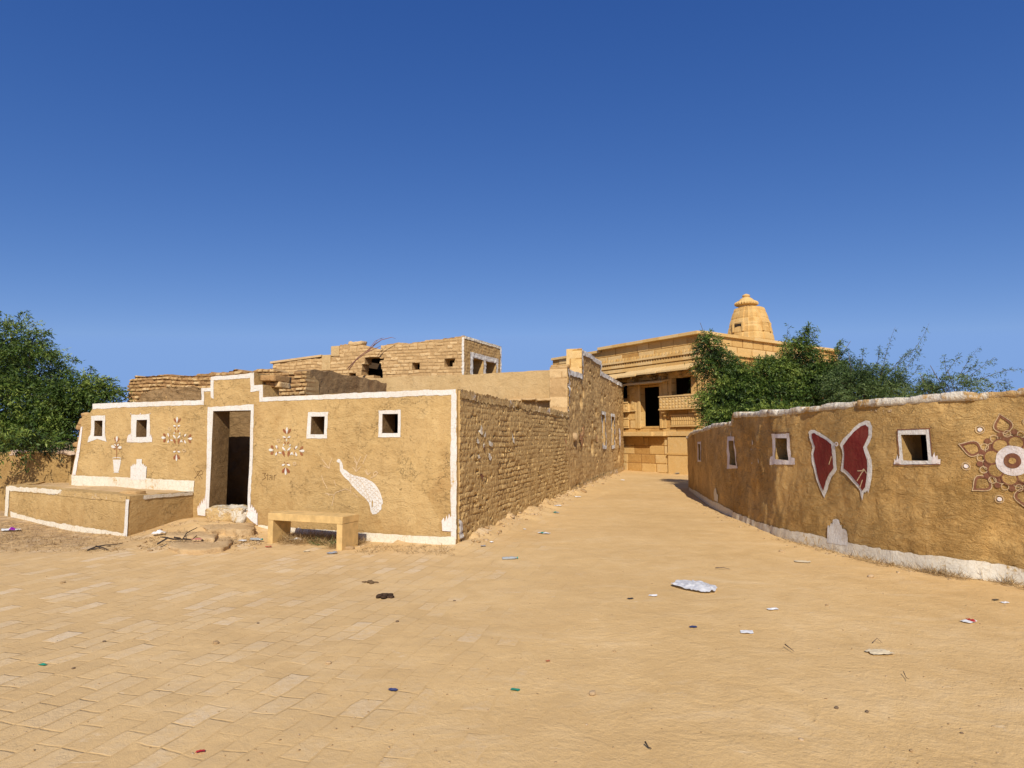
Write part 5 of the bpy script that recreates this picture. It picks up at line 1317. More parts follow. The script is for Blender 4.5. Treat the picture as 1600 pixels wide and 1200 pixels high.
for q in ((862, 345, 866, 415, 16), (950, 560, 955, 635, 16), (850, 455, 850, 470, 12), (935, 450, 936, 462, 12), (885, 610, 880, 635, 12), (612, 250, 616, 315, 8)): decal(RWL, 'paint_remnant', M['white_worn'], [rh(petal(*q), (1060, 640), 7.5)], curved, off=.01, jit=0)
strokes(RWL, 'chalk_marks', M['cream_line'], [rh(q, ZO, ZK) for q in ([(660, 18), (668, 8)], [(700, 20), (705, 5), (715, 20)], [(770, 16), (775, 10)], [(810, 14), (828, 10), (840, 2), (838, 18), (812, 18)])], .010, curved, off=.006)
# mandala
mc = RWL.hit(1584, 719.5)
def mp(r_, a): return (mc[0] + r_ * math.cos(R(a)), mc[1] + r_ * math.sin(R(a)))
def ring(cx, cy, r0, r1, n=24): return circle(cx, cy, r0, n), circle(cx, cy, r1, n)
mand = []
leafl = []
for k in range(6):
    a = 101 + 60 * k
    leafl.append(petal(*mp(.52, a), *mp(.315, a), .155))
def outline(polys, w): return stroke_polys([p + [p[0]] for p in [list(q) for q in polys]], w)
md = decal(RWL, 'painted_mandala', M['maroon_dull'], outline(leafl, .028), curved, off=.008, jit=.002)
md['label'] = 'large painted flower mandala with white centre and maroon petals'
decal(RWL, 'leaf_outline', M['cream_line'], outline([petal(*mp(.535, 101 + 60 * k), *mp(.305, 101 + 60 * k), .185) for k in range(6)], .009), md, off=.0105, jit=0)
decal(RWL, 'outer_petals', M['maroon_dull'], [circle(*mp(.205, 45 * k + 11), .075, 18) for k in range(8)], md, off=.0095, jit=.002)
inner = [circle(*mp(.195, 45 * k + 33.5), .078, 18) for k in range(8)]
decal(RWL, 'inner_petals', M['mud_right'], inner, md, off=.0125, jit=.001)
decal(RWL, 'petal_outline', M['maroon_dull'], outline(inner, .014), md, off=.015, jit=0)
decal(RWL, 'petal_outline', M['cream_line'], outline([circle(*mp(.205, 45 * k + 11), .085, 18) for k in range(8)], .007), md, off=.011, jit=0)
decal(RWL, 'bead_dots', M['maroon_dull'], [circle(*mp(.305 + .012 * (k % 2), 360 / 14 * k + 8), .032, 12) for k in range(14)], md, off=.0115, jit=.003)
decal(RWL, 'bead_outline', M['cream_line'], outline([circle(*mp(.30, 360 / 14 * k + 21), .036, 12) for k in range(14)], .008), md, off=.013, jit=0)
decal(RWL, 'white_disc', M['pink_white'], [circle(mc[0], mc[1], .165, 30)], md, off=.0175, jit=.006)
decal(RWL, 'maroon_disc', M['maroon_dull'], [circle(mc[0], mc[1], .085, 24)], md, off=.0205, jit=.003)
decal(RWL, 'centre_disc', M['mud_right'], [circle(mc[0], mc[1], .036, 16)], md, off=.0235, jit=.003)
decal(RWL, 'ring_dots', M['pink_white'], [circle(*mp(.455, 130 + 60 * k), .024, 12) for k in range(6)], md, off=.009, jit=.002)
decal(RWL, 'ring_outline', M['cream_line'], outline([circle(*mp(.455, 130 + 60 * k), .042, 14) for k in range(6)], .008), md, off=.0115, jit=0)

# ================================================================== 11 trees
def leaves_mesh(pos, dirs, lens, wids, tones):
    """narrow two-triangle leaves"""
    n = len(pos)
    d = dirs / np.linalg.norm(dirs, axis=1, keepdims=True)
    rv = rng.normal(size=(n, 3)); side = np.cross(d, rv); side /= np.linalg.norm(side, axis=1, keepdims=True)
    v = np.empty((n, 4, 3))
    v[:, 0] = pos; v[:, 1] = pos + d * (lens * .45)[:, None] + side * (wids / 2)[:, None]
    v[:, 2] = pos + d * lens[:, None]; v[:, 3] = pos + d * (lens * .45)[:, None] - side * (wids / 2)[:, None]
    f = np.arange(4 * n).reshape(n, 4)
    return v.reshape(-1, 3), f, np.repeat(tones, 4)

def sprays(centres, updir, nleaf, slen, llen, lwid, droop, tone0):
    """feathery drooping twigs, leaves in pairs along each"""
    m = len(centres)
    d0 = updir / np.linalg.norm(updir, axis=1, keepdims=True)
    L = slen * rng.uniform(.6, 1.3, m)
    t = np.linspace(.05, 1, nleaf)[None, :, None]
    curve = centres[:, None, :] + d0[:, None, :] * (t * L[:, None, None]) + np.array([0, 0, -1.0]) * (t ** 2 * droop * L[:, None, None])
    tang = d0[:, None, :] + np.array([0, 0, -1.0]) * (2 * t * droop)
    out = rng.normal(size=(m, nleaf, 3)); out -= (out * tang).sum(-1, keepdims=True) * tang / (tang ** 2).sum(-1, keepdims=True)
    out /= np.linalg.norm(out, axis=-1, keepdims=True)
    ld = tang * .7 / np.linalg.norm(tang, axis=-1, keepdims=True) + out * .8 + np.array([0, 0, -.15])
    pos = curve.reshape(-1, 3); ld = ld.reshape(-1, 3); n = len(pos)
    tones = np.repeat(tone0, nleaf) + rng.normal(0, .10, n)
    return leaves_mesh(pos, ld, llen * rng.uniform(.6, 1.3, n), lwid * rng.uniform(.7, 1.3, n), np.clip(tones, 0, 1)), curve

def lobe_points(c, r, n, shell=.55):
    d = rng.normal(size=(n, 3)); d /= np.linalg.norm(d, axis=1, keepdims=True)
    rad = (shell + (1 - shell) * rng.uniform(0, 1, n)) ** 1.0 * np.where(rng.uniform(size=n) < .25, rng.uniform(.3, 1, n), 1)
    return np.array(c) + d * rad[:, None] * np.array(r), d

def tree(name, label, cat, base, lobes, whips, mat, group=None, nleaf=14, slen=.45, llen=.095, lwid=.024, droop=.45, limbs=True):
    t = thing(name, label, cat, base, group)
    VV, FF, TT, off = [], [], [], 0
    tw = MB()
    b = np.array(base, float)
    tk = MB()
    for (c, r, n) in lobes:
        fine_ = .35 if n < 300 else 1.0
        p, d = lobe_points(c, r, int(n * 1.5))
        kp = fbm(p[:, 0] * 2.1, p[:, 1] * 2.1, p[:, 2] * 2.1, 2) > rng.uniform(-.75, .15, len(p)); p, d = p[kp], d[kp]; n = len(p)
        up = d * np.array([1, 1, .7]) + np.array([0, 0, .45]) + rng.normal(0, .35, (n, 3))
        shade = .42 + .38 * vn(p[:, 0] * 2.6, p[:, 1] * 2.6, p[:, 2] * 2.6) + .16 * d[:, 2] + rng.normal(0, .14, n)  # upper leaves toned lighter, clumps darker: light and shade in leaf colour
        (v, f, tn_), cv = sprays(p, up, nleaf, slen, llen, lwid, droop, shade)
        VV.append(v); FF.append(f + off); TT.append(tn_); off += len(v)
        if limbs and n > 60:
            c = np.array(c); mid = b + (c - b) * .5 + np.array([random.uniform(-.2, .2), random.uniform(-.2, .2), .15])
            tk.tube([b + np.array([random.uniform(-.06, .06), random.uniform(-.06, .06), -.1]), b + (mid - b) * .5 + rng.normal(0, .05, 3), mid, c, c + (c - mid) * .35], [.085 * fine_, .07 * fine_, .05 * fine_, .028 * fine_, .006], 7)
            for q in range(5):
                e = c + rng.normal(size=3) * np.array(r) * .55
                tk.tube([c + (mid - c) * random.uniform(0, .5), (c + e) / 2 + rng.normal(0, .05, 3), e], [.022 * fine_, .014 * fine_, .005], 5)
    for (a, bb, bend, nl) in whips:
        a, bb = np.array(a), np.array(bb); mid = (a + bb) / 2 + np.array(bend)
        pts = [(1 - t_) ** 2 * a + 2 * t_ * (1 - t_) * mid + t_ * t_ * bb for t_ in np.linspace(0, 1, 9)]
        tk.tube(pts, [.007 - .005 * i / 8 for i in range(9)], 4)
        nl = int(nl * 1.5); tt = np.sort(rng.uniform(.05, 1, nl)); P_ = np.array([(1 - q) ** 2 * a + 2 * q * (1 - q) * mid + q * q * bb for q in tt])
        up = np.tile((bb - a) / np.linalg.norm(bb - a), (nl, 1)) * .6 + rng.normal(0, .6, (nl, 3))
        (v, f, tn_), cv = sprays(P_, up, 5, .11, llen, lwid * .9, .5, rng.uniform(.3, .7, nl))
        VV.append(v); FF.append(f + off); TT.append(tn_); off += len(v)
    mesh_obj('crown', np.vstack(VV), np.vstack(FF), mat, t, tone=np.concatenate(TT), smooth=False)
    tk.build('trunk', M['bark'], t, smooth=True)
    return t
def L3(px, py, Y, rx, rz, n, ry=None):
    """crown lobe seen at a sight line; radii as sizes on that line"""
    k = Y / 1000.0
    return (at(px, py, Y), (rx * k, (ry or rx) * k * .8, rz * k), n)
def W3(x0, y0, x1, y1, Y, bend=(0, 0, 0), n=14): return (at(x0, y0, Y), at(x1, y1, Y - .1), bend, n)

tb = at(40, 740, 14.9)
tree('bushy_tree', 'big leafy green tree at the far left leaning over the low wall', 'tree', (tb[0], tb[1], 0),
     [L3(50, 694, 12.1, 32, 8, 60), L3(30, 690, 12.1, 22, 8, 50), L3(5, 692, 12.0, 34, 10, 60), L3(20, 545, 15.6, 50, 40, 380), L3(-40, 560, 15.4, 70, 55, 420), L3(45, 580, 15.2, 52, 38, 420), L3(20, 640, 14.6, 75, 52, 900), L3(85, 635, 14.6, 52, 42, 520), L3(120, 615, 14.7, 42, 26, 300), L3(-70, 640, 14.6, 80, 70, 600), L3(60, 680, 14.3, 52, 28, 480), L3(10, 685, 14.2, 45, 26, 360), L3(150, 618, 14.9, 26, 15, 130), L3(92, 662, 14.6, 18, 24, 190)],
     [W3(20, 520, 40, 487, 15.4, (0, 0, .1)), W3(50, 545, 82, 517, 15.4, (0, 0, .1)), W3(75, 560, 90, 556, 15.2), W3(100, 600, 117, 560, 14.9, (0, 0, .1)), W3(125, 605, 148, 575, 14.9, (0, 0, .12)), W3(145, 608, 178, 592, 14.9, (0, 0, .15)), W3(160, 618, 190, 612, 14.9, (0, 0, .1)), W3(30, 690, 12, 725, 13.2, (0, -.2, .1)), W3(60, 695, 62, 738, 13.0, (0, -.2, .1), 18), W3(80, 700, 88, 728, 13.0, (0, -.2, .1), 16), W3(40, 700, 30, 735, 13.0, (0, -.2, .1), 14), W3(0, 500, -10, 480, 15.4)],
     M['leaf'])
tb = (7.4, 19.6)
tree('bushy_tree', 'dense bright green tree hiding the temple corner behind the curved wall', 'tree', (tb[0], tb[1], 0),
     [L3(1185, 620, 19.2, 62, 30, 1700), L3(1122, 575, 19.0, 26, 20, 420), L3(1108, 542, 18.8, 13, 16, 130), L3(1140, 630, 18.8, 40, 38, 1300), L3(1215, 585, 19.2, 30, 22, 620), L3(1193, 580, 19.1, 24, 14, 320), L3(1250, 560, 19.2, 22, 30, 420), L3(1270, 618, 19.0, 52, 32, 1500), L3(1200, 655, 18.4, 76, 20, 1200), L3(1138, 658, 18.3, 26, 18, 380), L3(1160, 588, 19.0, 24, 12, 240), L3(1290, 590, 19.0, 26, 22, 420), L3(1308, 566, 18.9, 10, 14, 90)],
     [W3(1240, 545, 1265, 508, 19, (0, 0, .1), 40), W3(1250, 540, 1280, 512, 19, (.1, 0, .1)), W3(1225, 560, 1232, 506, 19, (0, 0, .0), 6), W3(1100, 540, 1102, 520, 18.8), W3(1110, 560, 1088, 560, 18.8), W3(1255, 540, 1264, 506, 19, (0, 0, 0), 34), W3(1300, 575, 1314, 531, 18.9, (0, 0, 0), 30), W3(1105, 545, 1112, 522, 18.8, (0, 0, 0), 20)],
     M['leaf'])
tb = (9.6, 17.6)
tree('bushy_tree', 'greyer feathery tree in the middle of the three behind the curved wall', 'tree', (tb[0], tb[1], 0),
     [L3(1330, 604, 17.5, 38, 22, 700), L3(1375, 598, 17.4, 34, 24, 420), L3(1330, 580, 17.6, 20, 14, 120), L3(1390, 620, 17.2, 34, 24, 380), L3(1350, 622, 17.2, 50, 20, 640)],
     [W3(1390, 580, 1452, 504, 17.4, (.2, 0, -.2), 18), W3(1380, 570, 1399, 510, 17.4, (0, 0, .1), 12), W3(1400, 590, 1442, 540, 17.4, (.1, 0, 0), 26), W3(1395, 575, 1430, 545, 17.4, (0, 0, .1), 24), W3(1310, 560, 1314, 531, 17.6, (0, 0, 0), 16), W3(1370, 575, 1375, 540, 17.4), W3(1345, 575, 1350, 545, 17.4), W3(1405, 610, 1440, 570, 17.4)],
     M['leaf2'], nleaf=12, slen=.38, llen=.075, lwid=.017)
tb = (11.0, 15.2)
tree('young_tree', 'thin sparse tree top rising above the curved wall, rightmost of three', 'tree', (tb[0], tb[1], 0),
     [L3(1470, 600, 15.2, 26, 14, 150), L3(1510, 598, 15.2, 28, 14, 170), L3(1490, 606, 15.0, 42, 9, 230), L3(1450, 612, 15.0, 16, 8, 80), L3(1550, 606, 15.0, 22, 6, 60)],
     [W3(1495, 595, 1528, 545, 15.2, (.0, 0, .1), 14), W3(1500, 600, 1555, 558, 15.2, (.1, 0, .1), 16), W3(1520, 600, 1590, 577, 15.2, (0, 0, .15), 16), W3(1480, 595, 1475, 556, 15.2, (0, 0, 0), 16), W3(1470, 600, 1500, 555, 15.2, (0, 0, .1), 14), W3(1540, 605, 1580, 598, 15.1, (0, 0, .1), 12), W3(1460, 605, 1445, 590, 15.1), W3(1500, 590, 1530, 565, 15.2, (0, 0, 0), 18)],
     M['leaf2'], nleaf=11, slen=.34, llen=.075, lwid=.016)

# ================================================================== 12 dry grass, weeds, twigs
def blades(name, label, spots, mat, cat=None):
    pos, dr, ln, wd = [], [], [], []
    for (x, y, rad, n, hgt) in spots:
        a = rng.uniform(0, 6.28, n); r_ = rad * np.sqrt(rng.uniform(0, 1, n))
        X, Y = x + r_ * np.cos(a), y + r_ * np.sin(a)
        Z = gz(X, Y) - .004
        pos.append(np.column_stack([X, Y, Z])); lean = rng.normal(0, 1.0, (n, 2))
        dr.append(np.column_stack([lean, rng.uniform(.15, 1.1, n)])); ln.append(hgt * rng.uniform(.35, 1.2, n)); wd.append(rng.uniform(.003, .007, n))
    v, f, t = leaves_mesh(np.vstack(pos), np.vstack(dr), np.concatenate(ln), np.concatenate(wd), rng.uniform(0, 1, sum(len(q) for q in ln)))
    o = mesh_obj(name, v, f, mat, None, tone=t, smooth=False)
    return tag(o, label, cat or 'grass', kind='stuff')
sp_ = []
for i in range(150):      # foot of the curved wall
    s = rng.uniform(RWL.hit(1230, 750)[0], RWL.hit(1599, 750)[0] + .6); q = RWL.xy(s) + RWL.nr(s) * abs(rng.normal(.05, .07) + .03)
    dens = sstep(0, 1, (s - RWL.hit(1280, 750)[0]) / 4)
    sp_.append((q[0], q[1], .07, int(6 + 44 * dens * rng.uniform(.2, 1)), .15))
blades('dry_grass', 'dry straw grass along the foot of the curved wall', sp_, M['straw'])
sp_ = []
for i in range(60):
    q = b0[:2] + bdv * rng.uniform(.05, blen - .05) + bn * rng.uniform(.1, .62); sp_.append((q[0], q[1], .10, 55, .20))
for i in range(60):
    q = G(rng.uniform(215, 410), rng.uniform(815, 860)); sp_.append((q[0], q[1], .10, 22, .11))
for i in range(70):
    q = G(rng.uniform(560, 712), rng.uniform(853, 866)); sp_.append((q[0], q[1], .08, 12, .08))
blades('dry_grass', 'dry straw grass and chaff around the bench and the doorstep', sp_, M['straw'])
sp_ = []
for i in range(230):
    q = G(rng.uniform(-30, 195), rng.uniform(815, 862)); sp_.append((q[0], q[1], .14, 16, .07))
blades('dry_litter', 'scattered brown straw and leaf litter in front of the platform', sp_, M['straw'], 'litter')
sp_ = []
for i in range(16):
    q = b0[:2] + bdv * rng.uniform(.5, blen - .15) + bn * rng.uniform(.2, .55); sp_.append((q[0], q[1], .05, 22, .20))
blades('green_weeds', 'green weeds growing under the stone bench', sp_, M['weed'], 'weeds')

def twigs(name, label, lines, r_, mat, z0=.012):
    mb = MB()
    for ln in lines:
        pts = [np.array(G(x, y)) + np.array([0, 0, z0 + random.uniform(0, .03)]) for x, y in ln]
        mb.tube(pts, [r_ * (1 - .6 * i / max(1, len(pts) - 1)) for i in range(len(pts))], 5)
    q = G(*lines[0][0])
    return tag(mb.build(name, mat, None, smooth=True, origin=q), label, 'branch')
twigs('dry_branch', 'dark forked dry branch lying over the stone steps', [[(246, 857), (262, 844), (272, 842), (286, 836), (292, 828), (308, 824)], [(262, 844), (250, 843)], [(286, 836), (300, 833), (308, 828)], [(272, 843), (281, 843), (284, 838)]], .014, M['dark_twig'], .06)
twigs('dry_branch', 'dark forked dry stick on the ground in front of the platform', [[(137, 861), (150, 857), (165, 855), (180, 853.5), (192, 850.5)], [(150, 857), (160, 860), (169, 861)], [(143, 859), (152, 860)]], .012, M['dark_twig'])
twigs('dry_stick', 'thin brown stick on the sand in front of the alley and curved wall', [[(1118, 889.5), (1130, 890), (1141, 891)]], .006, M['twig'], .006)
twigs('dry_stick', 'thin curved twig on the sand right of centre near the white card', [[(1227, 1013), (1234, 1018), (1241, 1022)]], .005, M['twig'], .005)
twigs('dry_stick', 'short twig above the crumpled net wrapper', [[(1364, 1006), (1371, 1004), (1379, 1008)]], .004, M['twig'], .005)
twigs('dry_stick', 'thin dark twig at the bottom of the yard, centre', [[(1008, 1168), (1013, 1171), (1018, 1173)]], .005, M['dark_twig'], .005)
twigs('dry_stick', 'long thin crooked twig below the net wrapper', [[(1412, 1056), (1416, 1062), (1421, 1069)]], .003, M['twig'], .004)

# ================================================================== 13 litter and stones
def plastic(name, c, trans=.15, rough=.35):
    k = NT(name); P = k.pos()
    n = k.noise(P, 60, 3, .6)
    k.b.inputs['Specular IOR Level'].default_value = .5
    k.done(k.mix(k.rng(n, .3, .7), tuple(x * .85 for x in c), c), None, rough)
    tr = k.node('ShaderNodeBsdfTranslucent'); tr.inputs['Color'].default_value = (*c, 1)
    mx = k.node('ShaderNodeMixShader'); mx.inputs[0].default_value = trans
    k.link(k.b.outputs[0], mx.inputs[1]); k.link(tr.outputs[0], mx.inputs[2]); k.link(mx.outputs[0], k.n['Material Output'].inputs['Surface'])
    return k.m
LM = dict(white=plastic('white_paper', (.85, .84, .81), .1, .6), bag=plastic('thin_bag', (.74, .73, .71), .12, .35), clear=plastic('clear_plastic', (.55, .58, .58), .4, .15), teal=plastic('teal_wrap', (.03, .34, .26)), blue=plastic('blue_wrap', (.05, .06, .15)), green=plastic('green_wrap', (.03, .30, .18)),
          red=plastic('red_wrap', (.50, .03, .03)), purple=plastic('purple_wrap', (.38, .02, .42)), pink=plastic('pink_wrap', (.62, .22, .2)), dark=plastic('dark_scrap', (.05, .045, .04)), orange=plastic('orange_scrap', (.55, .16, .05)), straw=plastic('net_wrap', (.74, .60, .38), .05, .8), grey=plastic('silver_wrap', (.35, .36, .38), .1, .25))
def crumple(name, label, cat, px, py, wpx, mat, h=.02, asp=.6, seed=0, group=None, n=10, extra=None, zoff=0.0):
    x, y, z = G(px, py); z += zoff; w = wpx / 1000.0 * y * (1.25 if wpx < 30 else 1.0)
    rs = np.random.default_rng(seed + 100)
    u, v = np.meshgrid(np.linspace(-1, 1, n), np.linspace(-1, 1, n), indexing='ij'); u, v = u.ravel(), v.ravel()
    a = np.arctan2(v, u); rr_ = 1 + .25 * vn(np.cos(a) * 1.7 + seed, np.sin(a) * 1.7, seed + .5)
    sq = .78 + .22 * np.maximum(abs(u), abs(v)) / np.maximum(np.hypot(u, v), 1e-6)
    if n > 20: sq = np.maximum(abs(u), abs(v)) / np.maximum(np.hypot(u, v), 1e-6)
    X = u * rr_ * sq * w / 2; Y = v * rr_ * sq * w / 2 * asp
    Z = h * (.5 + .9 * np.abs(fbm(u * 1.9 + seed, v * 1.9, seed + 2.5, 3))) * (1.1 - .55 * np.maximum(abs(u), abs(v))) 
    th = rs.uniform(-.5, .5); c_, s_ = math.cos(th), math.sin(th)
    V = np.column_stack([x + X * c_ - Y * s_, y + X * s_ + Y * c_, z + .004 + np.abs(Z)])
    idx = np.arange(n * n).reshape(n, n); f = np.column_stack([idx[:-1, :-1].ravel(), idx[1:, :-1].ravel(), idx[1:, 1:].ravel(), idx[:-1, 1:].ravel()])
    o = mesh_obj(name, V, f, LM[mat], None, smooth=(n > 6), origin=(x, y, z))
    tag(o, label, cat, group)
    if extra:
        e = V.copy(); k = np.where((np.abs(u - extra[1]) < .42))[0]
        keep = set(k.tolist()); fe = [q for q in f.tolist() if all(i in keep for i in q)]
        e[:, 2] += .0035
        oo = mesh_obj('printed_band', e, fe, LM[extra[0]], None, origin=(x, y, z)); oo.location = (0, 0, 0); oo.parent = o
    return o
crumple('plastic_bag', 'large crumpled translucent white plastic bag lying on the sand', 'bag', 1086, 919, 58, 'bag', .055, 1.3, 1, n=26)
LT = 'small litter on the sand'
crumple('paper_scrap', 'small white paper scrap left of the plastic bag', 'litter', 1020, 931.5, 10, 'white', .012, .7, 2, LT, 5)
crumple('paper_scrap', 'white folded card on bare sand below and right of the plastic bag', 'litter', 1166.5, 988.5, 16, 'white', .012, .8, 3, LT, 5)
crumple('paper_scrap', 'white torn scrap right of the plastic bag, above the white card', 'litter', 1208, 953, 14, 'white', .016, .5, 4, LT, 6)
crumple('net_wrapper', 'crumpled straw coloured net wrapper on the sand at right', 'litter', 1374, 1021, 36, 'straw', .022, .6, 5, LT, 12)
crumple('snack_wrapper', 'white and red snack wrapper on the sand near the right edge', 'litter', 1515, 972, 19, 'white', .02, .6, 6, LT, 9, extra=('red', .1))
crumple('paper_scrap', 'tiny white scrap near the grass by the right edge', 'litter', 1570, 942.5, 9, 'white', .01, .7, 7, LT, 5)
crumple('dark_scrap', 'thin dark scrap beside the white scrap by the right edge', 'litter', 1555.5, 938, 9, 'dark', .008, .5, 8, LT, 5)
crumple('blue_scrap', 'dark blue scrap on the sand below the plastic bag', 'litter', 1083, 980.5, 9, 'blue', .01, .7, 9, LT, 5)
crumple('dark_scrap', 'small dark scrap between the paper scrap and the plastic bag row', 'litter', 985, 936, 8, 'dark', .01, .6, 10, LT, 5)
crumple('green_scrap', 'bright green scrap on the sand at the lower centre', 'litter', 805, 1079, 11, 'green', .01, .6, 11, LT, 5)
crumple('blue_scrap', 'blue scrap on the paving at the lower centre left', 'litter', 614, 1079.5, 12, 'blue', .01, .6, 12, LT, 5)
crumple('green_scrap', 'green scrap on the paving near the left edge', 'litter', 67, 1040, 9, 'green', .01, .6, 13, LT, 5)
crumple('red_scrap', 'dark red scrap on the paving at the bottom left', 'litter', 313, 1176, 10, 'red', .012, .6, 14, LT, 6)
crumple('orange_scrap', 'tiny orange scrap on the sand left of centre bottom', 'litter', 856, 1033.5, 5, 'orange', .006, .7, 15, LT, 4)
crumple('plastic_scrap', 'pale torn plastic scrap near the foot of the curved wall', 'litter', 1254, 878.5, 18, 'straw', .02, .6, 16, LT, 8)
crumple('paper_scrap', 'white crumpled paper at the foot of the shaded curved wall', 'litter', 1129, 799, 7, 'white', .05, .8, 17, LT, 7)
crumple('purple_packet', 'purple and white packet on the ground at the far left edge', 'litter', 17, 829, 20, 'white', .05, .6, 18, LT, 10, extra=('purple', .15))
crumple('paper_scrap', 'white torn plastic sheet leaning on the step beside the platform', 'litter', 248, 832, 16, 'white', .05, .5, 19, LT, 8, zoff=.02)
crumple('pink_wrapper', 'pink and white wrapper on the stone steps', 'litter', 308, 832, 12, 'pink', .03, .6, 20, LT, 8, zoff=.06)
crumple('paper_scrap', 'white cup lid left of the bench', 'litter', 378.5, 845, 9, 'white', .03, .8, 21, LT, 7, zoff=.01)
crumple('red_scrap', 'red wrapper at the foot of the left bench leg', 'litter', 419.5, 855.5, 7, 'red', .025, .8, 22, LT, 6)
crumple('silver_wrapper', 'silver grey wrapper at the foot of the right bench leg', 'litter', 519, 865.5, 13, 'grey', .03, .5, 23, LT, 9)
crumple('paper_scrap', 'white plastic cups and scrap in the weeds under the bench', 'litter', 462, 845, 15, 'white', .04, .7, 24, LT, 9)
crumple('plastic_scrap', 'tiny pale scrap in front of the bench', 'litter', 479, 862, 8, 'straw', .012, .6, 25, LT, 5)
crumple('teal_wrapper', 'teal and white wrapper in the lane, nearest of the teal ones', 'litter', 850, 834, 17, 'white', .025, .5, 26, LT, 9, extra=('teal', -.3))
crumple('teal_wrapper', 'small teal wrapper higher up beside the lane wall', 'litter', 868, 800.5, 10, 'clear', .03, .6, 27, LT, 8, extra=('teal', -.1))
crumple('paper_scrap', 'white scrap beside the lane wall above the teal wrapper', 'litter', 872, 791, 10, 'white', .03, .6, 28, LT, 7)
crumple('paper_scrap', 'small white ball of paper by the corner of the brick side wall', 'litter', 768, 848, 5, 'white', .02, .8, 29, LT, 6)
crumple('paper_scrap', 'white fleck of paper beside the brick side wall midway', 'litter', 820, 827.5, 4, 'white', .015, .8, 30, LT, 5)
crumple('paper_scrap', 'grey white scrap near the corner of the brick side wall', 'litter', 755, 854, 6, 'grey', .02, .8, 31, LT, 6)
crumple('paper_scrap', 'white scrap far up the lane on the left', 'litter', 973, 751, 5, 'white', .05, .6, 32, LT, 6)
crumple('paper_scrap', 'white scrap on the ground before the temple base', 'litter', 1038, 738, 8, 'white', .05, .5, 33, LT, 6)
crumple('dark_scrap', 'dark and white rag on the ground before the temple base', 'litter', 1060, 740.5, 12, 'grey', .06, .5, 34, LT, 8)
crumple('paper_scrap', 'white scrap midway along the lane wall foot', 'litter', 903, 777, 8, 'white', .03, .6, 35, LT, 6)

def bottle(label, px, py, ang, length=.21, r_=.03, zoff=.0):
    x, y, z = G(px, py); z += zoff
    t = thing('plastic_bottle', label, 'bottle', (x, y, z + r_ * .6), 'crushed plastic bottles')
    d = np.array([math.cos(ang), math.sin(ang), .02]); sd = np.array([-d[1], d[0], 0]); up = np.array([0, 0, 1.0])
    prof = [(0, .7), (.02, .95), (.12, 1), (.2, .92), (.28, 1), (.4, .94), (.5, 1), (.62, .95), (.72, 1), (.82, .7), (.88, .42), (.93, .4)]
    n = 12; vs, fs = [], []
    for k, (tt, rr_) in enumerate(prof):
        for i in range(n):
            w = 2 * math.pi * i / n; vs.append(np.array([x, y, z + r_ * .6]) + d * length * (tt - .5) + sd * r_ * rr_ * math.cos(w) * 1.1 + up * r_ * rr_ * .62 * math.sin(w) * (1 + .15 * math.sin(k * 2.1)))
    for k in range(len(prof) - 1):
        for i in range(n): fs.append((k * n + i, k * n + (i + 1) % n, (k + 1) * n + (i + 1) % n, (k + 1) * n + i))
    fs.append(tuple(reversed(range(n))))
    mesh_obj('bottle_body', vs, fs, LM['clear'], t)
    mb = MB(); c = np.array([x, y, z + r_ * .6]); mb.tube([c + d * length * .43, c + d * length * .5], r_ * .45, 10); mb.build('bottle_cap', LM['teal'], t)
bottle('crushed clear plastic bottle lying in the yard below the brick side wall', 797, 874, .15)
bottle('clear plastic bottle lying between the steps and the bench', 401, 845, -.3, zoff=.02)

# dung and stones
x, y, z = G(602, 933)
mb = MB()
for i in range(14):
    a = random.uniform(0, 6.3); r_ = random.uniform(0, 1)
    rough_block(mb, (x + .09 * r_ * math.cos(a), y + .065 * r_ * math.sin(a), z + .010), rot((.034, 0, 0), a), rot((0, .026, 0), a), (0, 0, .014), i, (3,), .014, .9)
tag(mb.build('dung_pat', flat('dung', (.06, .035, .02), .95, .5, 60, .1, .01), None, smooth=True, origin=(x, y, z)), 'dark brown dung pat on the paving before the bench', 'dung')
x, y, z = G(578, 911)
mb = MB()
for i in range(10):
    a = random.uniform(0, 6.3); r_ = random.uniform(0, 1)
    rough_block(mb, (x + .13 * r_ * math.cos(a), y + .07 * r_ * math.sin(a), z + .006), rot((.03, 0, 0), a), rot((0, .022, 0), a), (0, 0, .010), i + 40, (3,), .010, .9)
tag(mb.build('dung_crumbs', flat('dry_dung', (.16, .10, .05), .95, .5, 60, .1, .01), None, smooth=True, origin=(x, y, z)), 'dry brown crumbs of dung behind the dark dung pat', 'dung')

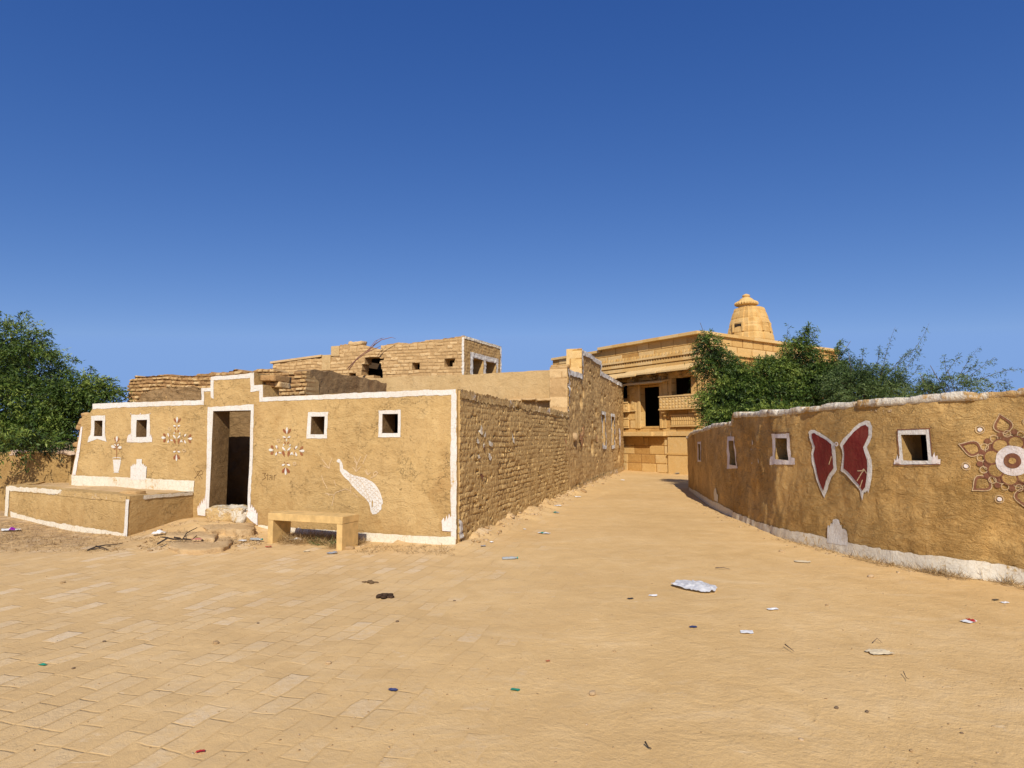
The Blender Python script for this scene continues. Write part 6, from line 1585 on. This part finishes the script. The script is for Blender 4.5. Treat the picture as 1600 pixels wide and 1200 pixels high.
PEB = [(925, 1086, 12, 'yellowish pebble on the sand at lower centre'), (338, 1005, 10, 'tan pebble on the paving left of centre'), (545, 858, 14, 'flat tan stone beside the right bench leg'), (960, 1018, 5, 'small pale pebble on the sand centre'), (1252, 1156, 8, 'pebble at the lower right of the sand'), (1424, 1174, 6, 'tiny pale pebble near the lower right'), (513, 1037, 8, 'pebble on the paving near the centre left'),
       (1307, 1107, 7, 'dark pebble on the sand right of centre'), (1354, 1113, 6, 'small dark pebble beside the other dark one at right'), (1503, 1146, 5, 'tiny dark pebble at far lower right'), (403, 974, 4, 'small dark pebble on the paving left'), (710, 939, 4, 'dark pebble right of the dung pat'), (620, 972, 5, 'tiny dark pebble below the dung pat'), (163, 1003, 5, 'dark pebble on the paving far left'), (98, 911, 7, 'brown clod on the paving far left back'), (115, 1045, 5, 'dark clod near the green scrap at left'),
       (295, 858, 10, 'pale stone in front of the lower slab'), (286, 861, 14, 'pale flat stone before the lower step slab'), (270, 857, 12, 'grey stone by the end of the dry branch'), (375, 848, 10, 'brown stone right of the lower slab'), (718, 846, 14, 'round stone at the white corner of the painted house'), (912, 768, 10, 'reddish stone at the foot of the lane house'), (1361, 902, 10, 'brown clod on the sand below the curved wall'), (1292, 946, 5, 'small brown clod on the sand at right'), (1222, 862, 8, 'brown stone at the foot of the curved wall')]
for i, (px, py, w, lab) in enumerate(PEB):
    x, y, z = G(px, py); r_ = w / 1000 * y / 2
    m_ = 'stone' if 'dark' not in lab else 'redbrick'
    if 'dark' in lab: m_ = None
    a = random.uniform(0, 3)
    stone_thing('pebble', lab, 'pebble', (x, y, z + r_ * .25), rot((r_, 0, 0), a), rot((0, r_ * .75, 0), a), (0, 0, r_ * .5), i, M['stone'] if m_ else flat('dark_clod', (.16, .105, .06), .95), 'pebbles and clods lying about the yard', amp=r_ * .25, rnd=.9, cuts=3)
# gravel of chips along wall feet
mb = MB()
def chip(x, y, r_, i):
    z = float(gz(x, y)); a = random.uniform(0, 3); rough_block(mb, (x, y, z + r_ * .2), rot((r_, 0, 0), a), rot((0, r_ * .7, 0), a), (0, 0, r_ * .5), i, (1,), r_ * .3, .8, tone=random.uniform(.1, .95))
for i in range(380):
    lt = random.uniform(.1, 18); q = C + ld3[:2] * lt + ln3[:2] * abs(random.gauss(.06, .14)); chip(q[0], q[1], random.uniform(.006, .026) * (1 if random.random() < .9 else 1.8), i)
for i in range(170):
    q = G(random.uniform(215, 410), random.uniform(815, 862)); chip(q[0], q[1], random.uniform(.006, .028), i)
for i in range(80):
    q = G(random.uniform(0, 200), random.uniform(820, 862)); chip(q[0], q[1], random.uniform(.005, .018), i)
for i in range(140):
    s = random.uniform(RWL.hit(1100, 750)[0], RWL.hit(1590, 750)[0]); q = RWL.xy(s) + RWL.nr(s) * abs(random.gauss(.1, .12)); chip(q[0], q[1], random.uniform(.005, .02), i)
for i in range(420):
    q = G(random.uniform(0, 1600), random.uniform(860, 1195)); chip(q[0], q[1], random.uniform(.002, .007), i)
tag(mb.build('rubble_chips', M['stone'], None, smooth=True), 'crumbled mud and stone chips strewn along the wall feet and yard', 'rubble', kind='stuff')

# ================================================================== light, sky, camera
S = Vector((-0.04, -1.0, 0.79)).normalized()
el = math.asin(S.z); az = math.atan2(S.x, S.y)
sd = bpy.data.lights.new('Sun', 'SUN'); sd.energy = 5.0; sd.angle = R(.53); sd.color = (1.0, .932, .825)
so = bpy.data.objects.new('Sun', sd); COL.objects.link(so); so.rotation_euler = S.to_track_quat('Z', 'Y').to_euler(); so.location = (0, -10, 12)
w = bpy.data.worlds.new('World'); scene.world = w; w.use_nodes = True
nt = w.node_tree; bg = nt.nodes['Background']
sk = nt.nodes.new('ShaderNodeTexSky'); sk.sky_type = 'NISHITA'; sk.sun_disc = False; sk.sun_elevation = el; sk.sun_rotation = az
sk.altitude = 0; sk.air_density = 0.6; sk.dust_density = 0.3; sk.ozone_density = 3.0
sep = nt.nodes.new('ShaderNodeSeparateColor'); cmb = nt.nodes.new('ShaderNodeCombineColor'); nt.links.new(sk.outputs[0], sep.inputs[0])
for i, (gm, gain) in enumerate(((1.36, .715), (.98, 1.01), (.64, 2.16))):      # colour grade of the clear desert sky
    mn = nt.nodes.new('ShaderNodeMath'); mn.operation = 'MINIMUM'; nt.links.new(sep.outputs[i], mn.inputs[0]); mn.inputs[1].default_value = (2.3, 3.9, 6.8)[i]
    pw = nt.nodes.new('ShaderNodeMath'); pw.operation = 'POWER'; nt.links.new(mn.outputs[0], pw.inputs[0]); pw.inputs[1].default_value = gm
    ml = nt.nodes.new('ShaderNodeMath'); ml.operation = 'MULTIPLY'; nt.links.new(pw.outputs[0], ml.inputs[0]); ml.inputs[1].default_value = gain
    nt.links.new(ml.outputs[0], cmb.inputs[i])
nt.links.new(cmb.outputs[0], bg.inputs['Color']); bg.inputs['Strength'].default_value = 0.1

cam = bpy.data.cameras.new('Camera'); co = bpy.data.objects.new('Camera', cam); COL.objects.link(co)
co.location = (0, 0, EYE); co.rotation_euler = (math.pi / 2 + PITCH, 0, 0)
cam.sensor_fit = 'HORIZONTAL'; cam.sensor_width = 36; cam.lens = 36 * F / 1600; cam.clip_end = 8000; cam.clip_start = .05
scene.camera = co
scene.view_settings.view_transform = 'Standard'; scene.view_settings.look = 'None'; scene.view_settings.exposure = 0; scene.view_settings.gamma = 1
scene.render.engine = 'CYCLES'; scene.cycles.use_denoising = True
scene.cycles.max_bounces = 5; scene.cycles.diffuse_bounces = 2; scene.cycles.transparent_max_bounces = 6
